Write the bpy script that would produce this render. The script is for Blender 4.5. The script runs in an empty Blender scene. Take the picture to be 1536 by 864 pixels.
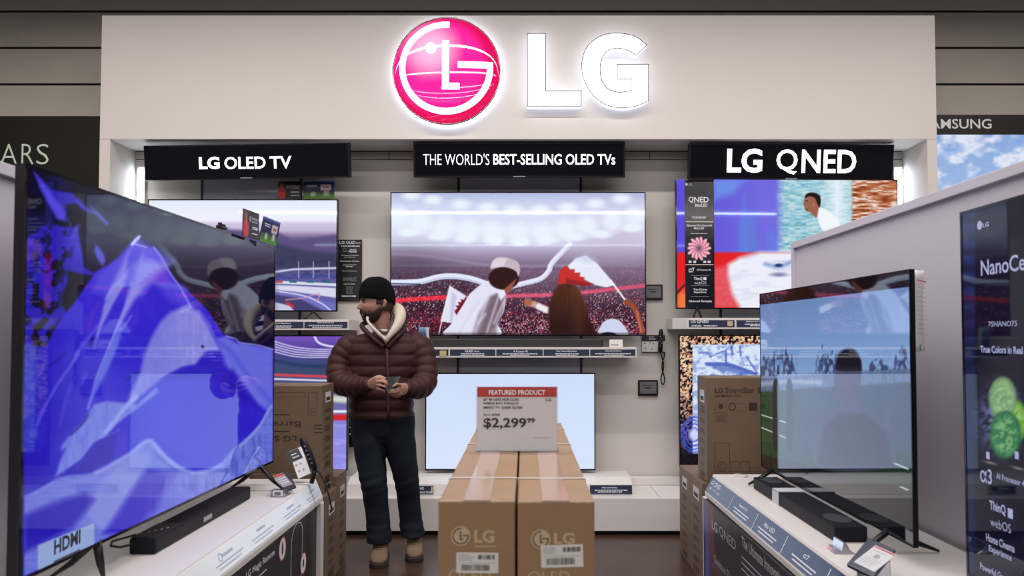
import bpy, math, random
import numpy as np
from mathutils import Vector, Matrix

random.seed(7)
scene = bpy.context.scene
COL = scene.collection
FPX = 1190.0          # focal length in pixels of the 1536 wide frame
CAM_H = 1.37
PITCH = math.radians(2.0)
VPX, VPY = 787.0, 506.0   # where the depth lines meet in the photograph

# ------------------------------------------------------------------ camera
cam_data = bpy.data.cameras.new('camera')
cam = bpy.data.objects.new('camera', cam_data)
COL.objects.link(cam)
cam_data.sensor_width = 36.0
cam_data.lens = 36.0 * FPX / 1536.0
cam.location = (0, 0, CAM_H)
cam.rotation_euler = (math.pi / 2 + PITCH, 0, 0)
SX, SY = (768.0 - VPX) , (VPY - 432.0) - FPX * math.tan(PITCH)
cam_data.shift_x = SX / 1536.0
cam_data.shift_y = SY / 1536.0
cam_data.clip_start = 0.05
cam_data.dof.use_dof = True
cam_data.dof.focus_distance = 5.3
cam_data.dof.aperture_fstop = 4.0
scene.camera = cam
scene.view_settings.view_transform = 'Standard'
scene.view_settings.look = 'None'
scene.view_settings.exposure = 0.0
scene.view_settings.gamma = 1.0
scene.view_settings.use_curve_mapping = False

# ------------------------------------------------------------------ light
world = bpy.data.worlds.new('world')
scene.world = world
world.use_nodes = True
world.node_tree.nodes['Background'].inputs[0].default_value = (0.5, 0.55, 0.65, 1)
world.node_tree.nodes['Background'].inputs[1].default_value = 0.02

def area(name, loc, sx, sy, power, color=(1.0, 0.94, 0.89), rot=(0, 0, 0), spread=180):
    l = bpy.data.lights.new(name, 'AREA')
    l.shape = 'RECTANGLE'; l.size = sx; l.size_y = sy
    l.energy = power; l.color = color; l.spread = math.radians(spread)
    o = bpy.data.objects.new(name, l); COL.objects.link(o)
    o.location = loc; o.rotation_euler = rot
    return o
# the store's ceiling luminaires: long rows running across the aisles, then tracks and an added fill
for yy, pw in ((-3.2, 240), (-7.6, 650), (-14.5, 260), (-22.0, 100)):
    area('ceiling_lamp_row', (0, yy, 4.45), 14.0, 0.12, pw)
area('track_and_fill_lamp', (0, 3.85, 4.45), 10.0, 0.10, 225, spread=162)
area('track_and_fill_lamp', (0, 1.9, 4.45), 6.0, 0.10, 95, color=(1.0, 0.92, 0.93))
area('track_and_fill_lamp', (0, -0.9, 4.45), 3.0, 0.10, 45)  # added fill lamp to brighten the carton fronts

# ------------------------------------------------------------------ geometry of the photograph
ct, st = math.cos(PITCH), math.sin(PITCH)
def ray(px, py):
    """direction of the sight line through a photograph pixel, world axes, forward = +Y"""
    x = (px - 768.0 + SX) / FPX
    z = -(py - 432.0 - SY) / FPX
    return Vector((x, ct - z * st, st + z * ct))
def P(px, py, Y):
    d = ray(px, py); t = Y / d.y
    return Vector((d.x * t, Y, CAM_H + d.z * t))
def PXp(px, py, X):
    d = ray(px, py); t = X / d.x
    return Vector((X, d.y * t, CAM_H + d.z * t))
def PZp(px, py, Z):
    d = ray(px, py); t = (Z - CAM_H) / d.z
    return Vector((d.x * t, d.y * t, Z))
def project(a):
    a = np.asarray(a, float)
    y, z = a[..., 1], a[..., 2] - CAM_H
    f = y * ct + z * st
    u = -y * st + z * ct
    return a[..., 0] / f * FPX + 768.0 - SX, 432.0 + SY - u / f * FPX

# ------------------------------------------------------------------ colour and materials
def lin1(c):
    c = c / 255.0
    return c / 12.92 if c <= 0.04045 else ((c + 0.055) / 1.055) ** 2.4
def C(r, g, b):
    return (lin1(r), lin1(g), lin1(b), 1.0)
def lin_arr(a):
    a = np.clip(a, 0, 1)
    return np.where(a <= 0.04045, a / 12.92, ((a + 0.055) / 1.055) ** 2.4)

MATS = {}
def mat(name, col, rough=0.5, metal=0.0, spec=0.5, emit=None, es=1.0, noise=0.0, nscale=40.0, bump=0.0, bscale=200.0,
        trans=0.0, coat=0.0, alpha=1.0):
    if name in MATS: return MATS[name]
    m = bpy.data.materials.new(name); m.use_nodes = True
    nt = m.node_tree; b = nt.nodes['Principled BSDF']
    b.inputs['Base Color'].default_value = col
    b.inputs['Roughness'].default_value = rough
    b.inputs['Metallic'].default_value = metal
    b.inputs['Specular IOR Level'].default_value = spec
    b.inputs['Transmission Weight'].default_value = trans
    b.inputs['Coat Weight'].default_value = coat
    b.inputs['Alpha'].default_value = alpha
    if emit is not None:
        b.inputs['Emission Color'].default_value = emit
        b.inputs['Emission Strength'].default_value = es
    if noise > 0:
        tc = nt.nodes.new('ShaderNodeTexCoord')
        n = nt.nodes.new('ShaderNodeTexNoise'); n.inputs['Scale'].default_value = nscale
        n.inputs['Detail'].default_value = 4
        mr = nt.nodes.new('ShaderNodeMapRange')
        mr.inputs['To Min'].default_value = 1 - noise; mr.inputs['To Max'].default_value = 1 + noise
        vm = nt.nodes.new('ShaderNodeVectorMath'); vm.operation = 'SCALE'
        vm.inputs[0].default_value = col[:3]
        nt.links.new(tc.outputs['Object'], n.inputs['Vector'])
        nt.links.new(n.outputs['Fac'], mr.inputs['Value'])
        nt.links.new(mr.outputs['Result'], vm.inputs['Scale'])
        nt.links.new(vm.outputs['Vector'], b.inputs['Base Color'])
    if bump > 0:
        tc2 = nt.nodes.new('ShaderNodeTexCoord')
        n2 = nt.nodes.new('ShaderNodeTexNoise'); n2.inputs['Scale'].default_value = bscale
        n2.inputs['Detail'].default_value = 3
        bm_ = nt.nodes.new('ShaderNodeBump'); bm_.inputs['Strength'].default_value = bump
        bm_.inputs['Distance'].default_value = 0.004
        nt.links.new(tc2.outputs['Object'], n2.inputs['Vector'])
        nt.links.new(n2.outputs['Fac'], bm_.inputs['Height'])
        nt.links.new(bm_.outputs['Normal'], b.inputs['Normal'])
    MATS[name] = m
    return m

def screen_material(name, strength=1.0, rough=0.03, spec=0.5):
    """a lit display behind smooth dark glass; the picture is stored on the surface"""
    if name in MATS: return MATS[name]
    m = bpy.data.materials.new(name); m.use_nodes = True
    nt = m.node_tree; b = nt.nodes['Principled BSDF']
    b.inputs['Base Color'].default_value = (0.004, 0.004, 0.005, 1)
    b.inputs['Roughness'].default_value = rough
    b.inputs['Specular IOR Level'].default_value = spec
    b.inputs['Specular Tint'].default_value = (0.62, 0.82, 1.0, 1)   # bluish anti-glare coating
    if spec > 0.8:      # the glossier panels: a second clear layer over the panel
        b.inputs['Coat Weight'].default_value = 0.7; b.inputs['Coat Roughness'].default_value = rough
    at = nt.nodes.new('ShaderNodeAttribute'); at.attribute_name = 'picture'
    nt.links.new(at.outputs['Color'], b.inputs['Emission Color'])
    b.inputs['Emission Strength'].default_value = strength
    MATS[name] = m
    return m

M_paint = mat('fascia_paint', (0.70, 0.655, 0.62, 1), 0.55, noise=0.02, nscale=3)
M_panel = mat('wall_panel_paint', (0.66, 0.625, 0.595, 1), 0.5, noise=0.02, nscale=3)
M_white = mat('shelf_white', (0.70, 0.67, 0.655, 1), 0.38, noise=0.015, nscale=6)
M_part = mat('partition_laminate', (0.62, 0.59, 0.67, 1), 0.42, noise=0.015, nscale=6)
M_black = mat('black_plastic', (0.006, 0.006, 0.008, 1), 0.35, spec=0.35)
M_glossblack = mat('gloss_black', (0.006, 0.006, 0.008, 1), 0.08)
M_bar = mat('soundbar_cloth', (0.007, 0.007, 0.012, 1), 0.5, spec=0.2, bump=0.3, bscale=900)
M_dark = mat('dark_grey', (0.035, 0.035, 0.04, 1), 0.5)
M_railgrey = mat('rail_grey', (0.10, 0.10, 0.12, 1), 0.5)
M_navy = mat('navy_plaque', (0.016, 0.026, 0.065, 1), 0.10, spec=0.6)
M_navymatt = mat('navy_matt', (0.018, 0.028, 0.07, 1), 0.4)
M_print = mat('white_print', (0.75, 0.77, 0.82, 1), 0.4)
M_printdim = mat('grey_print', (0.30, 0.31, 0.34, 1), 0.4)
M_glow = mat('lit_letters', (0.8, 0.8, 0.8, 1), 0.5, emit=(1, 1, 1, 1), es=1.6)
M_acryl = mat('clear_acrylic', (0.85, 0.87, 0.95, 1), 0.05, trans=0.9)
M_paper = mat('paper', (0.72, 0.71, 0.70, 1), 0.6)
M_red = mat('red_print', (0.50, 0.035, 0.03, 1), 0.5)
M_ink = mat('ink', (0.02, 0.02, 0.025, 1), 0.5)
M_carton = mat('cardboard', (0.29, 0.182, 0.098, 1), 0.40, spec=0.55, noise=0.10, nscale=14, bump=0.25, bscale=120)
M_cartonshaded = mat('cardboard_shaded', (0.17, 0.112, 0.068, 1), 0.5, noise=0.10, nscale=14, bump=0.25, bscale=120)  # darker copy of the cardboard, shade put into the colour of the side stacks
M_cartonink = mat('carton_ink', (0.035, 0.022, 0.015, 1), 0.6)
M_cartonlight = mat('carton_pale_ink', (0.50, 0.38, 0.26, 1), 0.6)
M_tape = mat('packing_tape', (0.42, 0.30, 0.24, 1), 0.10, spec=0.7)
M_label = mat('white_sticker', (0.68, 0.66, 0.63, 1), 0.45)
M_gold = mat('gold_print', (0.55, 0.45, 0.22, 1), 0.4)

# ------------------------------------------------------------------ mesh builder
def world_matrix(o):
    m = o.matrix_basis.copy()
    while o.parent is not None:
        o = o.parent
        m = o.matrix_basis @ m
    return m

def props(o, label=None, cat=None, group=None, kind=None):
    if label: o['label'] = label
    if cat: o['category'] = cat
    if group: o['group'] = group
    if kind: o['kind'] = kind
    return o

def thing(name, label, cat, loc=(0, 0, 0), rot=(0, 0, 0), group=None):
    o = bpy.data.objects.new(name, None)
    COL.objects.link(o)
    o.empty_display_size = 0.05
    o.location = loc; o.rotation_euler = rot
    return props(o, label, cat, group)

_tcache = {}
def text_geo(s, bold=0.0):
    key = (s, bold)
    if key in _tcache: return _tcache[key]
    cu = bpy.data.curves.new('t', 'FONT')
    cu.body = s; cu.size = 1.0; cu.offset = bold; cu.resolution_u = 3
    cu.fill_mode = 'FRONT'
    ob = bpy.data.objects.new('t', cu); COL.objects.link(ob)
    bpy.context.view_layer.update()
    dg = bpy.context.evaluated_depsgraph_get()
    me = bpy.data.meshes.new_from_object(ob.evaluated_get(dg))
    v = np.array([(p.co.x, p.co.y) for p in me.vertices]) if len(me.vertices) else np.zeros((1, 2))
    f = [tuple(p.vertices) for p in me.polygons]
    bpy.data.objects.remove(ob); bpy.data.curves.remove(cu); bpy.data.meshes.remove(me)
    v = v - v.min(0); ext = v.max(0); ext[ext == 0] = 1
    _tcache[key] = (v / ext, f, ext[0] / ext[1])
    return _tcache[key]

class MB:
    def __init__(s):
        s.v = []; s.f = []; s.m = []; s.mi = 0; s.sm = []
        s.smooth = False
    def add(s, vs, fs):
        n = len(s.v)
        s.v.extend([tuple(x) for x in vs])
        for f in fs:
            s.f.append(tuple(i + n for i in f)); s.m.append(s.mi); s.sm.append(s.smooth)
        return s
    def box(s, x0, x1, y0, y1, z0, z1):
        vs = [(x, y, z) for z in (z0, z1) for y in (y0, y1) for x in (x0, x1)]
        return s.add(vs, [(0, 2, 3, 1), (4, 5, 7, 6), (0, 1, 5, 4), (2, 6, 7, 3), (0, 4, 6, 2), (1, 3, 7, 5)])
    def slab(s, O, U, V, W):
        """parallelepiped from corner O along U, V, W"""
        O, U, V, W = map(Vector, (O, U, V, W))
        vs = [O + a * U + b * V + c * W for c in (0, 1) for b in (0, 1) for a in (0, 1)]
        return s.add(vs, [(0, 2, 3, 1), (4, 5, 7, 6), (0, 1, 5, 4), (2, 6, 7, 3), (0, 4, 6, 2), (1, 3, 7, 5)])
    def quad(s, a, b, c, d):
        return s.add([a, b, c, d], [(0, 1, 2, 3)])
    def prism(s, pts, W):
        """n-gon of 3-D points swept by vector W"""
        n = len(pts); W = Vector(W); pts = [Vector(p) for p in pts]
        vs = pts + [p + W for p in pts]
        fs = [tuple(range(n))[::-1], tuple(range(n, 2 * n))] + [(i, (i + 1) % n, (i + 1) % n + n, i + n) for i in range(n)]
        return s.add(vs, fs)
    def tube(s, pts, r, n=8, caps=True, rr=None, smooth=True, squash=None):
        pts = [Vector(p) for p in pts]
        k = len(pts); rad = [float(q) for q in rr] if rr is not None else [r] * k
        vs = []; up = None
        for i, p in enumerate(pts):
            t = (pts[min(i + 1, k - 1)] - pts[max(i - 1, 0)]).normalized()
            if up is None:
                up = Vector((0, 0, 1)) if abs(t.z) < 0.9 else Vector((0, 1, 0))
            a = t.cross(up).normalized(); b = a.cross(t).normalized(); up = b
            for j in range(n):
                th = 2 * math.pi * j / n
                vs.append(p + rad[i] * (math.cos(th) * a + math.sin(th) * b * (squash or 1)))
        fs = [(i * n + j, i * n + (j + 1) % n, (i + 1) * n + (j + 1) % n, (i + 1) * n + j) for i in range(k - 1) for j in range(n)]
        if caps: fs += [tuple(range(n))[::-1], tuple(range((k - 1) * n, k * n))]
        o = s.smooth; s.smooth = smooth; s.add(vs, fs); s.smooth = o
        return s
    def rings(s, rings, close=True, smooth=True):
        n = len(rings[0]); k = len(rings)
        vs = [p for r in rings for p in r]
        fs = [(i * n + j, i * n + (j + 1) % n, (i + 1) * n + (j + 1) % n, (i + 1) * n + j) for i in range(k - 1) for j in range(n)]
        if close: fs += [tuple(range(n))[::-1], tuple(range((k - 1) * n, k * n))]
        o = s.smooth; s.smooth = smooth; s.add(vs, fs); s.smooth = o
        return s
    def text(s, fr, t, x0, y0, x1, y1, bold=0.0, lift=0.0008):
        """fit text t to the photo rectangle (left, top, right, bottom) on the plane fr"""
        v, f, asp = text_geo(t, bold)
        a = fr.uv(x0, y1); b = fr.uv(x1, y0)
        vs = [fr.at(a[0] + p[0] * (b[0] - a[0]), a[1] + p[1] * (b[1] - a[1]), lift) for p in v]
        return s.add(vs, f)
    def textm(s, fr, t, u0, v0, h, bold=0.0, lift=0.0008, width=None, center=False):
        """text at metric plane coordinates, cap height h"""
        v, f, asp = text_geo(t, bold)
        w = width if width is not None else h * asp
        if center: u0 = u0 - w / 2
        return s.add([fr.at(u0 + p[0] * w, v0 + p[1] * h, lift) for p in v], f)
    def bar(s, fr, x0, y0, x1, y1, lift=0.0006):
        a = fr.uv(x0, y1); b = fr.uv(x1, y0)
        return s.add([fr.at(a[0], a[1], lift), fr.at(b[0], a[1], lift), fr.at(b[0], b[1], lift), fr.at(a[0], b[1], lift)], [(0, 1, 2, 3)])
    def barm(s, fr, u0, v0, u1, v1, lift=0.0006):
        return s.add([fr.at(u0, v0, lift), fr.at(u1, v0, lift), fr.at(u1, v1, lift), fr.at(u0, v1, lift)], [(0, 1, 2, 3)])
    def disc(s, fr, u, v, r, n=24, lift=0.0006, ri=None, ry=None):
        ry = ry or r
        o = [fr.at(u + r * math.cos(2 * math.pi * i / n), v + ry * math.sin(2 * math.pi * i / n), lift) for i in range(n)]
        if ri is None: return s.add(o, [tuple(range(n))])
        k = ri / r
        q = [fr.at(u + k * r * math.cos(2 * math.pi * i / n), v + k * ry * math.sin(2 * math.pi * i / n), lift) for i in range(n)]
        return s.add(o + q, [(i, (i + 1) % n, (i + 1) % n + n, i + n) for i in range(n)])
    def build(s, name, mats, parent=None, bevel=0.0, label=None):
        if not isinstance(mats, (list, tuple)): mats = [mats]
        vs = np.array(s.v, dtype=float)
        if parent is not None:
            inv = np.array(world_matrix(parent).inverted())
            vs = vs @ inv[:3, :3].T + inv[:3, 3]
            org = (0, 0, 0)
        else:
            org = Vector(((vs[:, 0].min() + vs[:, 0].max()) / 2, (vs[:, 1].min() + vs[:, 1].max()) / 2, vs[:, 2].min()))
            vs = vs - np.array(org)
        me = bpy.data.meshes.new(name)
        me.from_pydata(vs.tolist(), [], s.f)
        for m in mats: me.materials.append(m)
        me.polygons.foreach_set('material_index', s.m)
        me.polygons.foreach_set('use_smooth', s.sm)
        me.update()
        o = bpy.data.objects.new(name, me); COL.objects.link(o)
        o.location = org
        if parent is not None: o.parent = parent
        if bevel > 0:
            md = o.modifiers.new('bevel', 'BEVEL'); md.width = bevel; md.segments = 2
            md.limit_method = 'ANGLE'; md.angle_limit = math.radians(50)
        if label: o['label'] = label
        return o

class Frame:
    """a flat face: origin O, unit axes U (viewer's right), V (up), N towards the viewer"""
    def __init__(s, O, U, V):
        s.O = Vector(O); s.U = Vector(U).normalized()
        V = Vector(V); s.V = (V - V.dot(s.U) * s.U).normalized()
        s.N = s.U.cross(s.V)
    def at(s, u, v, w=0.0): return s.O + s.U * float(u) + s.V * float(v) + s.N * float(w)
    def uv(s, px, py):
        d = ray(px, py); o = Vector((0, 0, CAM_H))
        t = (s.O - o).dot(s.N) / d.dot(s.N)
        p = o + t * d - s.O
        return p.dot(s.U), p.dot(s.V)
def flat(px, py, Y):             # frame of a face looking at the aisle, parallel to the back wall
    return Frame(P(px, py, Y), (1, 0, 0), (0, 0, 1))

def greek(mb, fr, x0, x1, ys, h=1.4, jitter=0.12):
    """rows of print too small to read, as thin bars"""
    for y in ys:
        a = x0 + random.random() * jitter * (x1 - x0); b = x1 - random.random() * jitter * (x1 - x0)
        x = a
        while x < b:
            w = random.uniform(2.0, 6.0)
            mb.bar(fr, x, y - h / 2, min(x + w, b), y + h / 2)
            x += w + 0.8

# ------------------------------------------------------------------ pictures shown by the displays
def _hash(ix, iy, seed):
    h = (ix.astype(np.int64) * 374761393 + iy.astype(np.int64) * 668265263 + seed * 144665) & 0x7fffffff
    h = (h ^ (h >> 13)) * 1274126177 & 0x7fffffff
    return ((h ^ (h >> 16)) & 0xffff) / 65535.0
def vnoise(x, y, seed=0):
    ix, iy = np.floor(x), np.floor(y); fx, fy = x - ix, y - iy
    fx = fx * fx * (3 - 2 * fx); fy = fy * fy * (3 - 2 * fy)
    a, b = _hash(ix, iy, seed), _hash(ix + 1, iy, seed)
    c, d = _hash(ix, iy + 1, seed), _hash(ix + 1, iy + 1, seed)
    return (a * (1 - fx) + b * fx) * (1 - fy) + (c * (1 - fx) + d * fx) * fy
def fbm(x, y, seed=0, o=4):
    r = 0; a = 0.5; t = 0
    for i in range(o):
        r = r + a * vnoise(x * 2 ** i, y * 2 ** i, seed + i); t += a; a *= 0.5
    return r / t
def spline(pts, n=8, closed=False):
    p = np.array(pts, float); k = len(p); out = []
    rng = range(k) if closed else range(k - 1)
    for i in rng:
        if closed: a, b, c, d = p[(i - 1) % k], p[i], p[(i + 1) % k], p[(i + 2) % k]
        else: a, b, c, d = p[max(i - 1, 0)], p[i], p[i + 1], p[min(i + 2, k - 1)]
        for j in range(n):
            t = j / n
            out.append(0.5 * ((2 * b) + (c - a) * t + (2 * a - 5 * b + 4 * c - d) * t * t + (3 * b - a - 3 * c + d) * t ** 3))
    if not closed: out.append(p[-1])
    return np.array(out)

class Pic:
    def __init__(s, X, Y):
        s.X, s.Y = X, Y; s.c = np.zeros(X.shape + (3,))
    def col(s, c):
        c = np.asarray(c, float) / 255.0
        return c
    def blend(s, a, c):
        a = np.clip(a, 0, 1)[..., None]
        s.c = s.c * (1 - a) + s.col(c) * a
    def vgrad(s, stops):
        ys = [p[0] for p in stops]
        for k in range(3):
            s.c[..., k] = np.interp(s.Y, ys, [p[1][k] / 255.0 for p in stops])
    def dist(s, pts, closed):
        p = np.array(pts, float); k = len(p); best = np.full(s.X.shape, 1e9)
        for i in range(k if closed else k - 1):
            a, b = p[i], p[(i + 1) % k]; d = b - a; L = d @ d + 1e-9
            t = np.clip(((s.X - a[0]) * d[0] + (s.Y - a[1]) * d[1]) / L, 0, 1)
            best = np.minimum(best, (s.X - a[0] - t * d[0]) ** 2 + (s.Y - a[1] - t * d[1]) ** 2)
        return np.sqrt(best)
    def inside(s, pts):
        p = np.array(pts, float); k = len(p); ins = np.zeros(s.X.shape, bool)
        for i in range(k):
            (x1, y1), (x2, y2) = p[i], p[(i + 1) % k]
            if y1 == y2: continue
            c = ((y1 > s.Y) != (y2 > s.Y)) & (s.X < (x2 - x1) * (s.Y - y1) / (y2 - y1) + x1)
            ins ^= c
        return ins
    def pmask(s, pts, soft=0.8, sm=False):
        if sm: pts = spline(pts, 6, True)
        d = s.dist(pts, True); ins = s.inside(pts)
        return np.clip(0.5 + np.where(ins, d, -d) / (2 * soft), 0, 1)
    def poly(s, pts, c, soft=0.8, alpha=1.0, sm=False, tex=None):
        m = s.pmask(pts, soft, sm) * alpha
        if tex is not None: m = m * tex
        s.blend(m, c)
    def line(s, pts, w, c, soft=0.7, alpha=1.0, sm=True):
        if sm and len(pts) > 2: pts = spline(pts, 6)
        s.blend(np.clip(0.5 + (w / 2 - s.dist(pts, False)) / (2 * soft), 0, 1) * alpha, c)
    def ell(s, x, y, rx, ry, c, soft=0.15, alpha=1.0):
        r = np.sqrt(((s.X - x) / rx) ** 2 + ((s.Y - y) / ry) ** 2)
        s.blend(np.clip(0.5 + (1 - r) / (2 * soft), 0, 1) * alpha, c)
    def gauss(s, x, y, rx, ry, c, alpha=1.0):
        s.blend(np.exp(-((s.X - x) / rx) ** 2 - ((s.Y - y) / ry) ** 2) * alpha, c)

def picture_mesh(name, fr, w, h, nx, ny, painter, material, parent, lift=0.0):
    """a display face: a fine grid whose points carry the colours of the picture shown"""
    u = np.linspace(0, w, nx); v = np.linspace(h, 0, ny)
    U, V = np.meshgrid(u, v)
    O, Uv, Vv, N = (np.array(a) for a in (fr.O, fr.U, fr.V, fr.N))
    pts = O + U[..., None] * Uv + V[..., None] * Vv + lift * N
    X, Y = project(pts)
    pic = Pic(X, Y); painter(pic)
    co = pts.reshape(-1, 3)
    inv = np.array(world_matrix(parent).inverted()); co = co @ inv[:3, :3].T + inv[:3, 3]
    me = bpy.data.meshes.new(name)
    i = np.arange(nx * ny).reshape(ny, nx)
    q = np.stack([i[1:, :-1], i[1:, 1:], i[:-1, 1:], i[:-1, :-1]], -1).reshape(-1, 4)
    nf = len(q)
    me.vertices.add(nx * ny); me.vertices.foreach_set('co', co.ravel())
    me.loops.add(nf * 4); me.loops.foreach_set('vertex_index', q.ravel().astype(np.int32))
    me.polygons.add(nf); me.polygons.foreach_set('loop_start', np.arange(0, nf * 4, 4, dtype=np.int32))
    me.update(calc_edges=True); me.validate()
    at = me.color_attributes.new('picture', 'FLOAT_COLOR', 'POINT')
    rgba = np.ones((nx * ny, 4)); rgba[:, :3] = lin_arr(pic.c.reshape(-1, 3))
    at.data.foreach_set('color', rgba.ravel().astype(np.float32))
    me.materials.append(material)
    o = bpy.data.objects.new(name, me); COL.objects.link(o); o.parent = parent
    return o

def television(label, fr, w, h, painter, res, strength=1.0, thick=0.035, bez=0.008, back=0.03, group=None, legs=None,
               name='television', cat='television', rough=0.03, lift_body=0.0, spec=0.5):
    """fr.O is the lower left corner of the display face"""
    root = thing(name, label, cat, fr.at(w / 2, 0, -thick / 2), group=group)
    b = MB()
    b.slab(fr.at(0, 0, -thick), fr.U * w, fr.V * h, fr.N * (thick - 0.004))
    b.slab(fr.at(w * 0.12, h * 0.03, -thick - back), fr.U * w * 0.76, fr.V * h * 0.62, fr.N * (back - 0.0005))
    b.build('housing', M_black, root)
    z = MB()
    for (a0, b0, a1, b1) in ((0, 0, w, bez * 1.3), (0, h - bez, w, h), (0, bez * 1.3, bez, h - bez), (w - bez, bez * 1.3, w, h - bez)):
        z.slab(fr.at(a0, b0, -0.0038), fr.U * (a1 - a0), fr.V * (b1 - b0), fr.N * 0.0048)
    z.build('bezel', M_glossblack, root)
    f2 = Frame(fr.at(bez, bez * 1.3, -0.0008), fr.U, fr.V)
    picture_mesh('screen', f2, w - 2 * bez, h - bez * 2.3, res[0], res[1], painter,
                 screen_material('display_%g_%g_%g' % (strength, rough, spec), strength, rough, spec), root)
    return root

# ================================================================== the setting
def wood_floor():
    m = bpy.data.materials.new('dark_plank_floor'); m.use_nodes = True
    nt = m.node_tree; b = nt.nodes['Principled BSDF']
    tc = nt.nodes.new('ShaderNodeTexCoord')
    br = nt.nodes.new('ShaderNodeTexBrick')
    br.inputs['Color1'].default_value = (0.060, 0.030, 0.018, 1)
    br.inputs['Color2'].default_value = (0.036, 0.018, 0.011, 1)
    br.inputs['Mortar'].default_value = (0.008, 0.005, 0.004, 1)
    br.inputs['Scale'].default_value = 1.0
    br.inputs['Mortar Size'].default_value = 0.002
    br.inputs['Brick Width'].default_value = 1.2
    br.inputs['Row Height'].default_value = 0.15
    mp = nt.nodes.new('ShaderNodeMapping'); mp.inputs['Scale'].default_value = (1.5, 22, 1)
    n = nt.nodes.new('ShaderNodeTexNoise'); n.inputs['Scale'].default_value = 3; n.inputs['Detail'].default_value = 6
    mx = nt.nodes.new('ShaderNodeMix'); mx.data_type = 'RGBA'; mx.blend_type = 'MULTIPLY'; mx.inputs['Factor'].default_value = 0.7
    cr = nt.nodes.new('ShaderNodeValToRGB')
    cr.color_ramp.elements[0].color = (0.45, 0.45, 0.45, 1); cr.color_ramp.elements[1].color = (1.3, 1.3, 1.3, 1)
    nt.links.new(tc.outputs['Object'], br.inputs['Vector'])
    nt.links.new(tc.outputs['Object'], mp.inputs['Vector']); nt.links.new(mp.outputs['Vector'], n.inputs['Vector'])
    nt.links.new(n.outputs['Fac'], cr.inputs['Fac'])
    nt.links.new(br.outputs['Color'], mx.inputs[6]); nt.links.new(cr.outputs['Color'], mx.inputs[7])
    nt.links.new(mx.outputs[2], b.inputs['Base Color'])
    b.inputs['Roughness'].default_value = 0.28
    return m

def struct(name, mb, m, bevel=0.0):
    return props(mb.build(name, m, bevel=bevel), kind='structure')

RX, RY0, RY1, RH = 9.0, -25.0, 6.62, 4.6
struct('floor', MB().box(-RX, RX, RY0, RY1 + 0.1, -0.05, 0.0), wood_floor())
struct('ceiling', MB().box(-RX, RX, RY0, RY1 + 0.1, RH, RH + 0.05), mat('ceiling_dark', (0.06, 0.06, 0.065, 1), 0.8))
M_sidewall = mat('side_wall', (0.30, 0.29, 0.28, 1), 0.7)
struct('wall_left', MB().box(-RX - 0.1, -RX, RY0, RY1, 0, RH), M_sidewall)
struct('wall_right', MB().box(RX, RX + 0.1, RY0, RY1, 0, RH), M_sidewall)
struct('wall_front', MB().box(-RX, RX, RY0 - 0.1, RY0, 0, RH), mat('far_store', (0.09, 0.09, 0.10, 1), 0.8))
# the store's own rear wall: wide horizontal planks with dark grooves
M_plank = mat('grey_plank', (0.66, 0.61, 0.54, 1), 0.5, noise=0.05, nscale=5)
M_groove = mat('groove', (0.006, 0.006, 0.006, 1), 0.9)
w = MB(); w.mi = 1; w.box(-RX, RX, 6.52, 6.62, 0, RH); w.mi = 0
z0 = 3.770 - 0.306 * 12.0
k = 0
while z0 < RH:
    a, b_ = max(z0 + 0.010, 0.01), min(z0 + 0.306 - 0.010, RH)
    if b_ > a: w.box(-RX, RX, 6.50, 6.52, a, b_)
    z0 += 0.306
struct('wall_back', w, [M_plank, M_groove])

# ---- the display bay: header fascia, cheeks, recessed panel wall, plinth
YF, YB = 5.78, 6.16
xl, xr = P(151, 120, YF).x, P(1404, 120, YF).x
zt, zb = P(787, 23, YF).z, P(787, 209, YF).z
xli, xri = P(165, 230, YF).x, P(1391, 230, YF).x
f = MB(); f.box(xl, xr, YF, YB - 0.02, zb, zt)
f.build('header_fascia', M_paint, bevel=0.003)
props(bpy.data.objects['header_fascia'], 'tall pale grey header box spanning the whole display bay, carrying the round magenta logo', 'display header')
M_cheek = mat('cheek_paint', (0.56, 0.57, 0.59, 1), 0.5)
o = MB().box(xl, xli, YF, YB + 0.10, 0, zb - 0.001).build('side_panel', M_paint, bevel=0.002)
props(o, 'pale upright end panel carrying the header at the bay end beside the dark green sign', 'display panel')
o = MB().box(xri, xr, YF, YB + 0.10, 0, zb - 0.001).build('side_panel', M_paint, bevel=0.002)
props(o, 'pale upright end panel carrying the header at the bay end beside the sky picture screen', 'display panel')
# recessed wall: pale panels and darker blue grey equipment rails behind each display
x1, x2 = P(688, 300, YB).x, P(871, 300, YB).x
w = MB(); w.box(xli + 0.001, xri - 0.001, YB, YB + 0.1, 0, zt - 0.01)
w.mi = 1
bays = ((P(304, 300, YB).x, P(452, 300, YB).x), (x1, x2), (P(1079, 300, YB).x, P(1245, 300, YB).x))
for (a, b_) in bays:
    w.box(a, b_, YB - 0.012, YB - 0.0005, 0.28, zb - 0.003)
    w.mi = 2
    for x in (a, b_): w.box(x - 0.010, x + 0.010, YB - 0.016, YB - 0.0125, 0.28, zb - 0.003)
    w.mi = 1
w.mi = 2
for yy in (228, 240):
    z = P(0, yy, YB).z
    w.box(xli + 0.002, xri - 0.002, YB - 0.003, YB - 0.0005, z, z + 0.005)
for xx in (583, 974):
    x = P(xx, 234, YB).x
    w.box(x, x + 0.005, YB - 0.003, YB - 0.0005, P(0, 240, YB).z, P(0, 228, YB).z)
o = struct('wall_bay', w, [M_panel, mat('rail_zone', (0.55, 0.57, 0.66, 1), 0.5), mat('seam', (0.05, 0.05, 0.06, 1), 0.6)])
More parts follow.
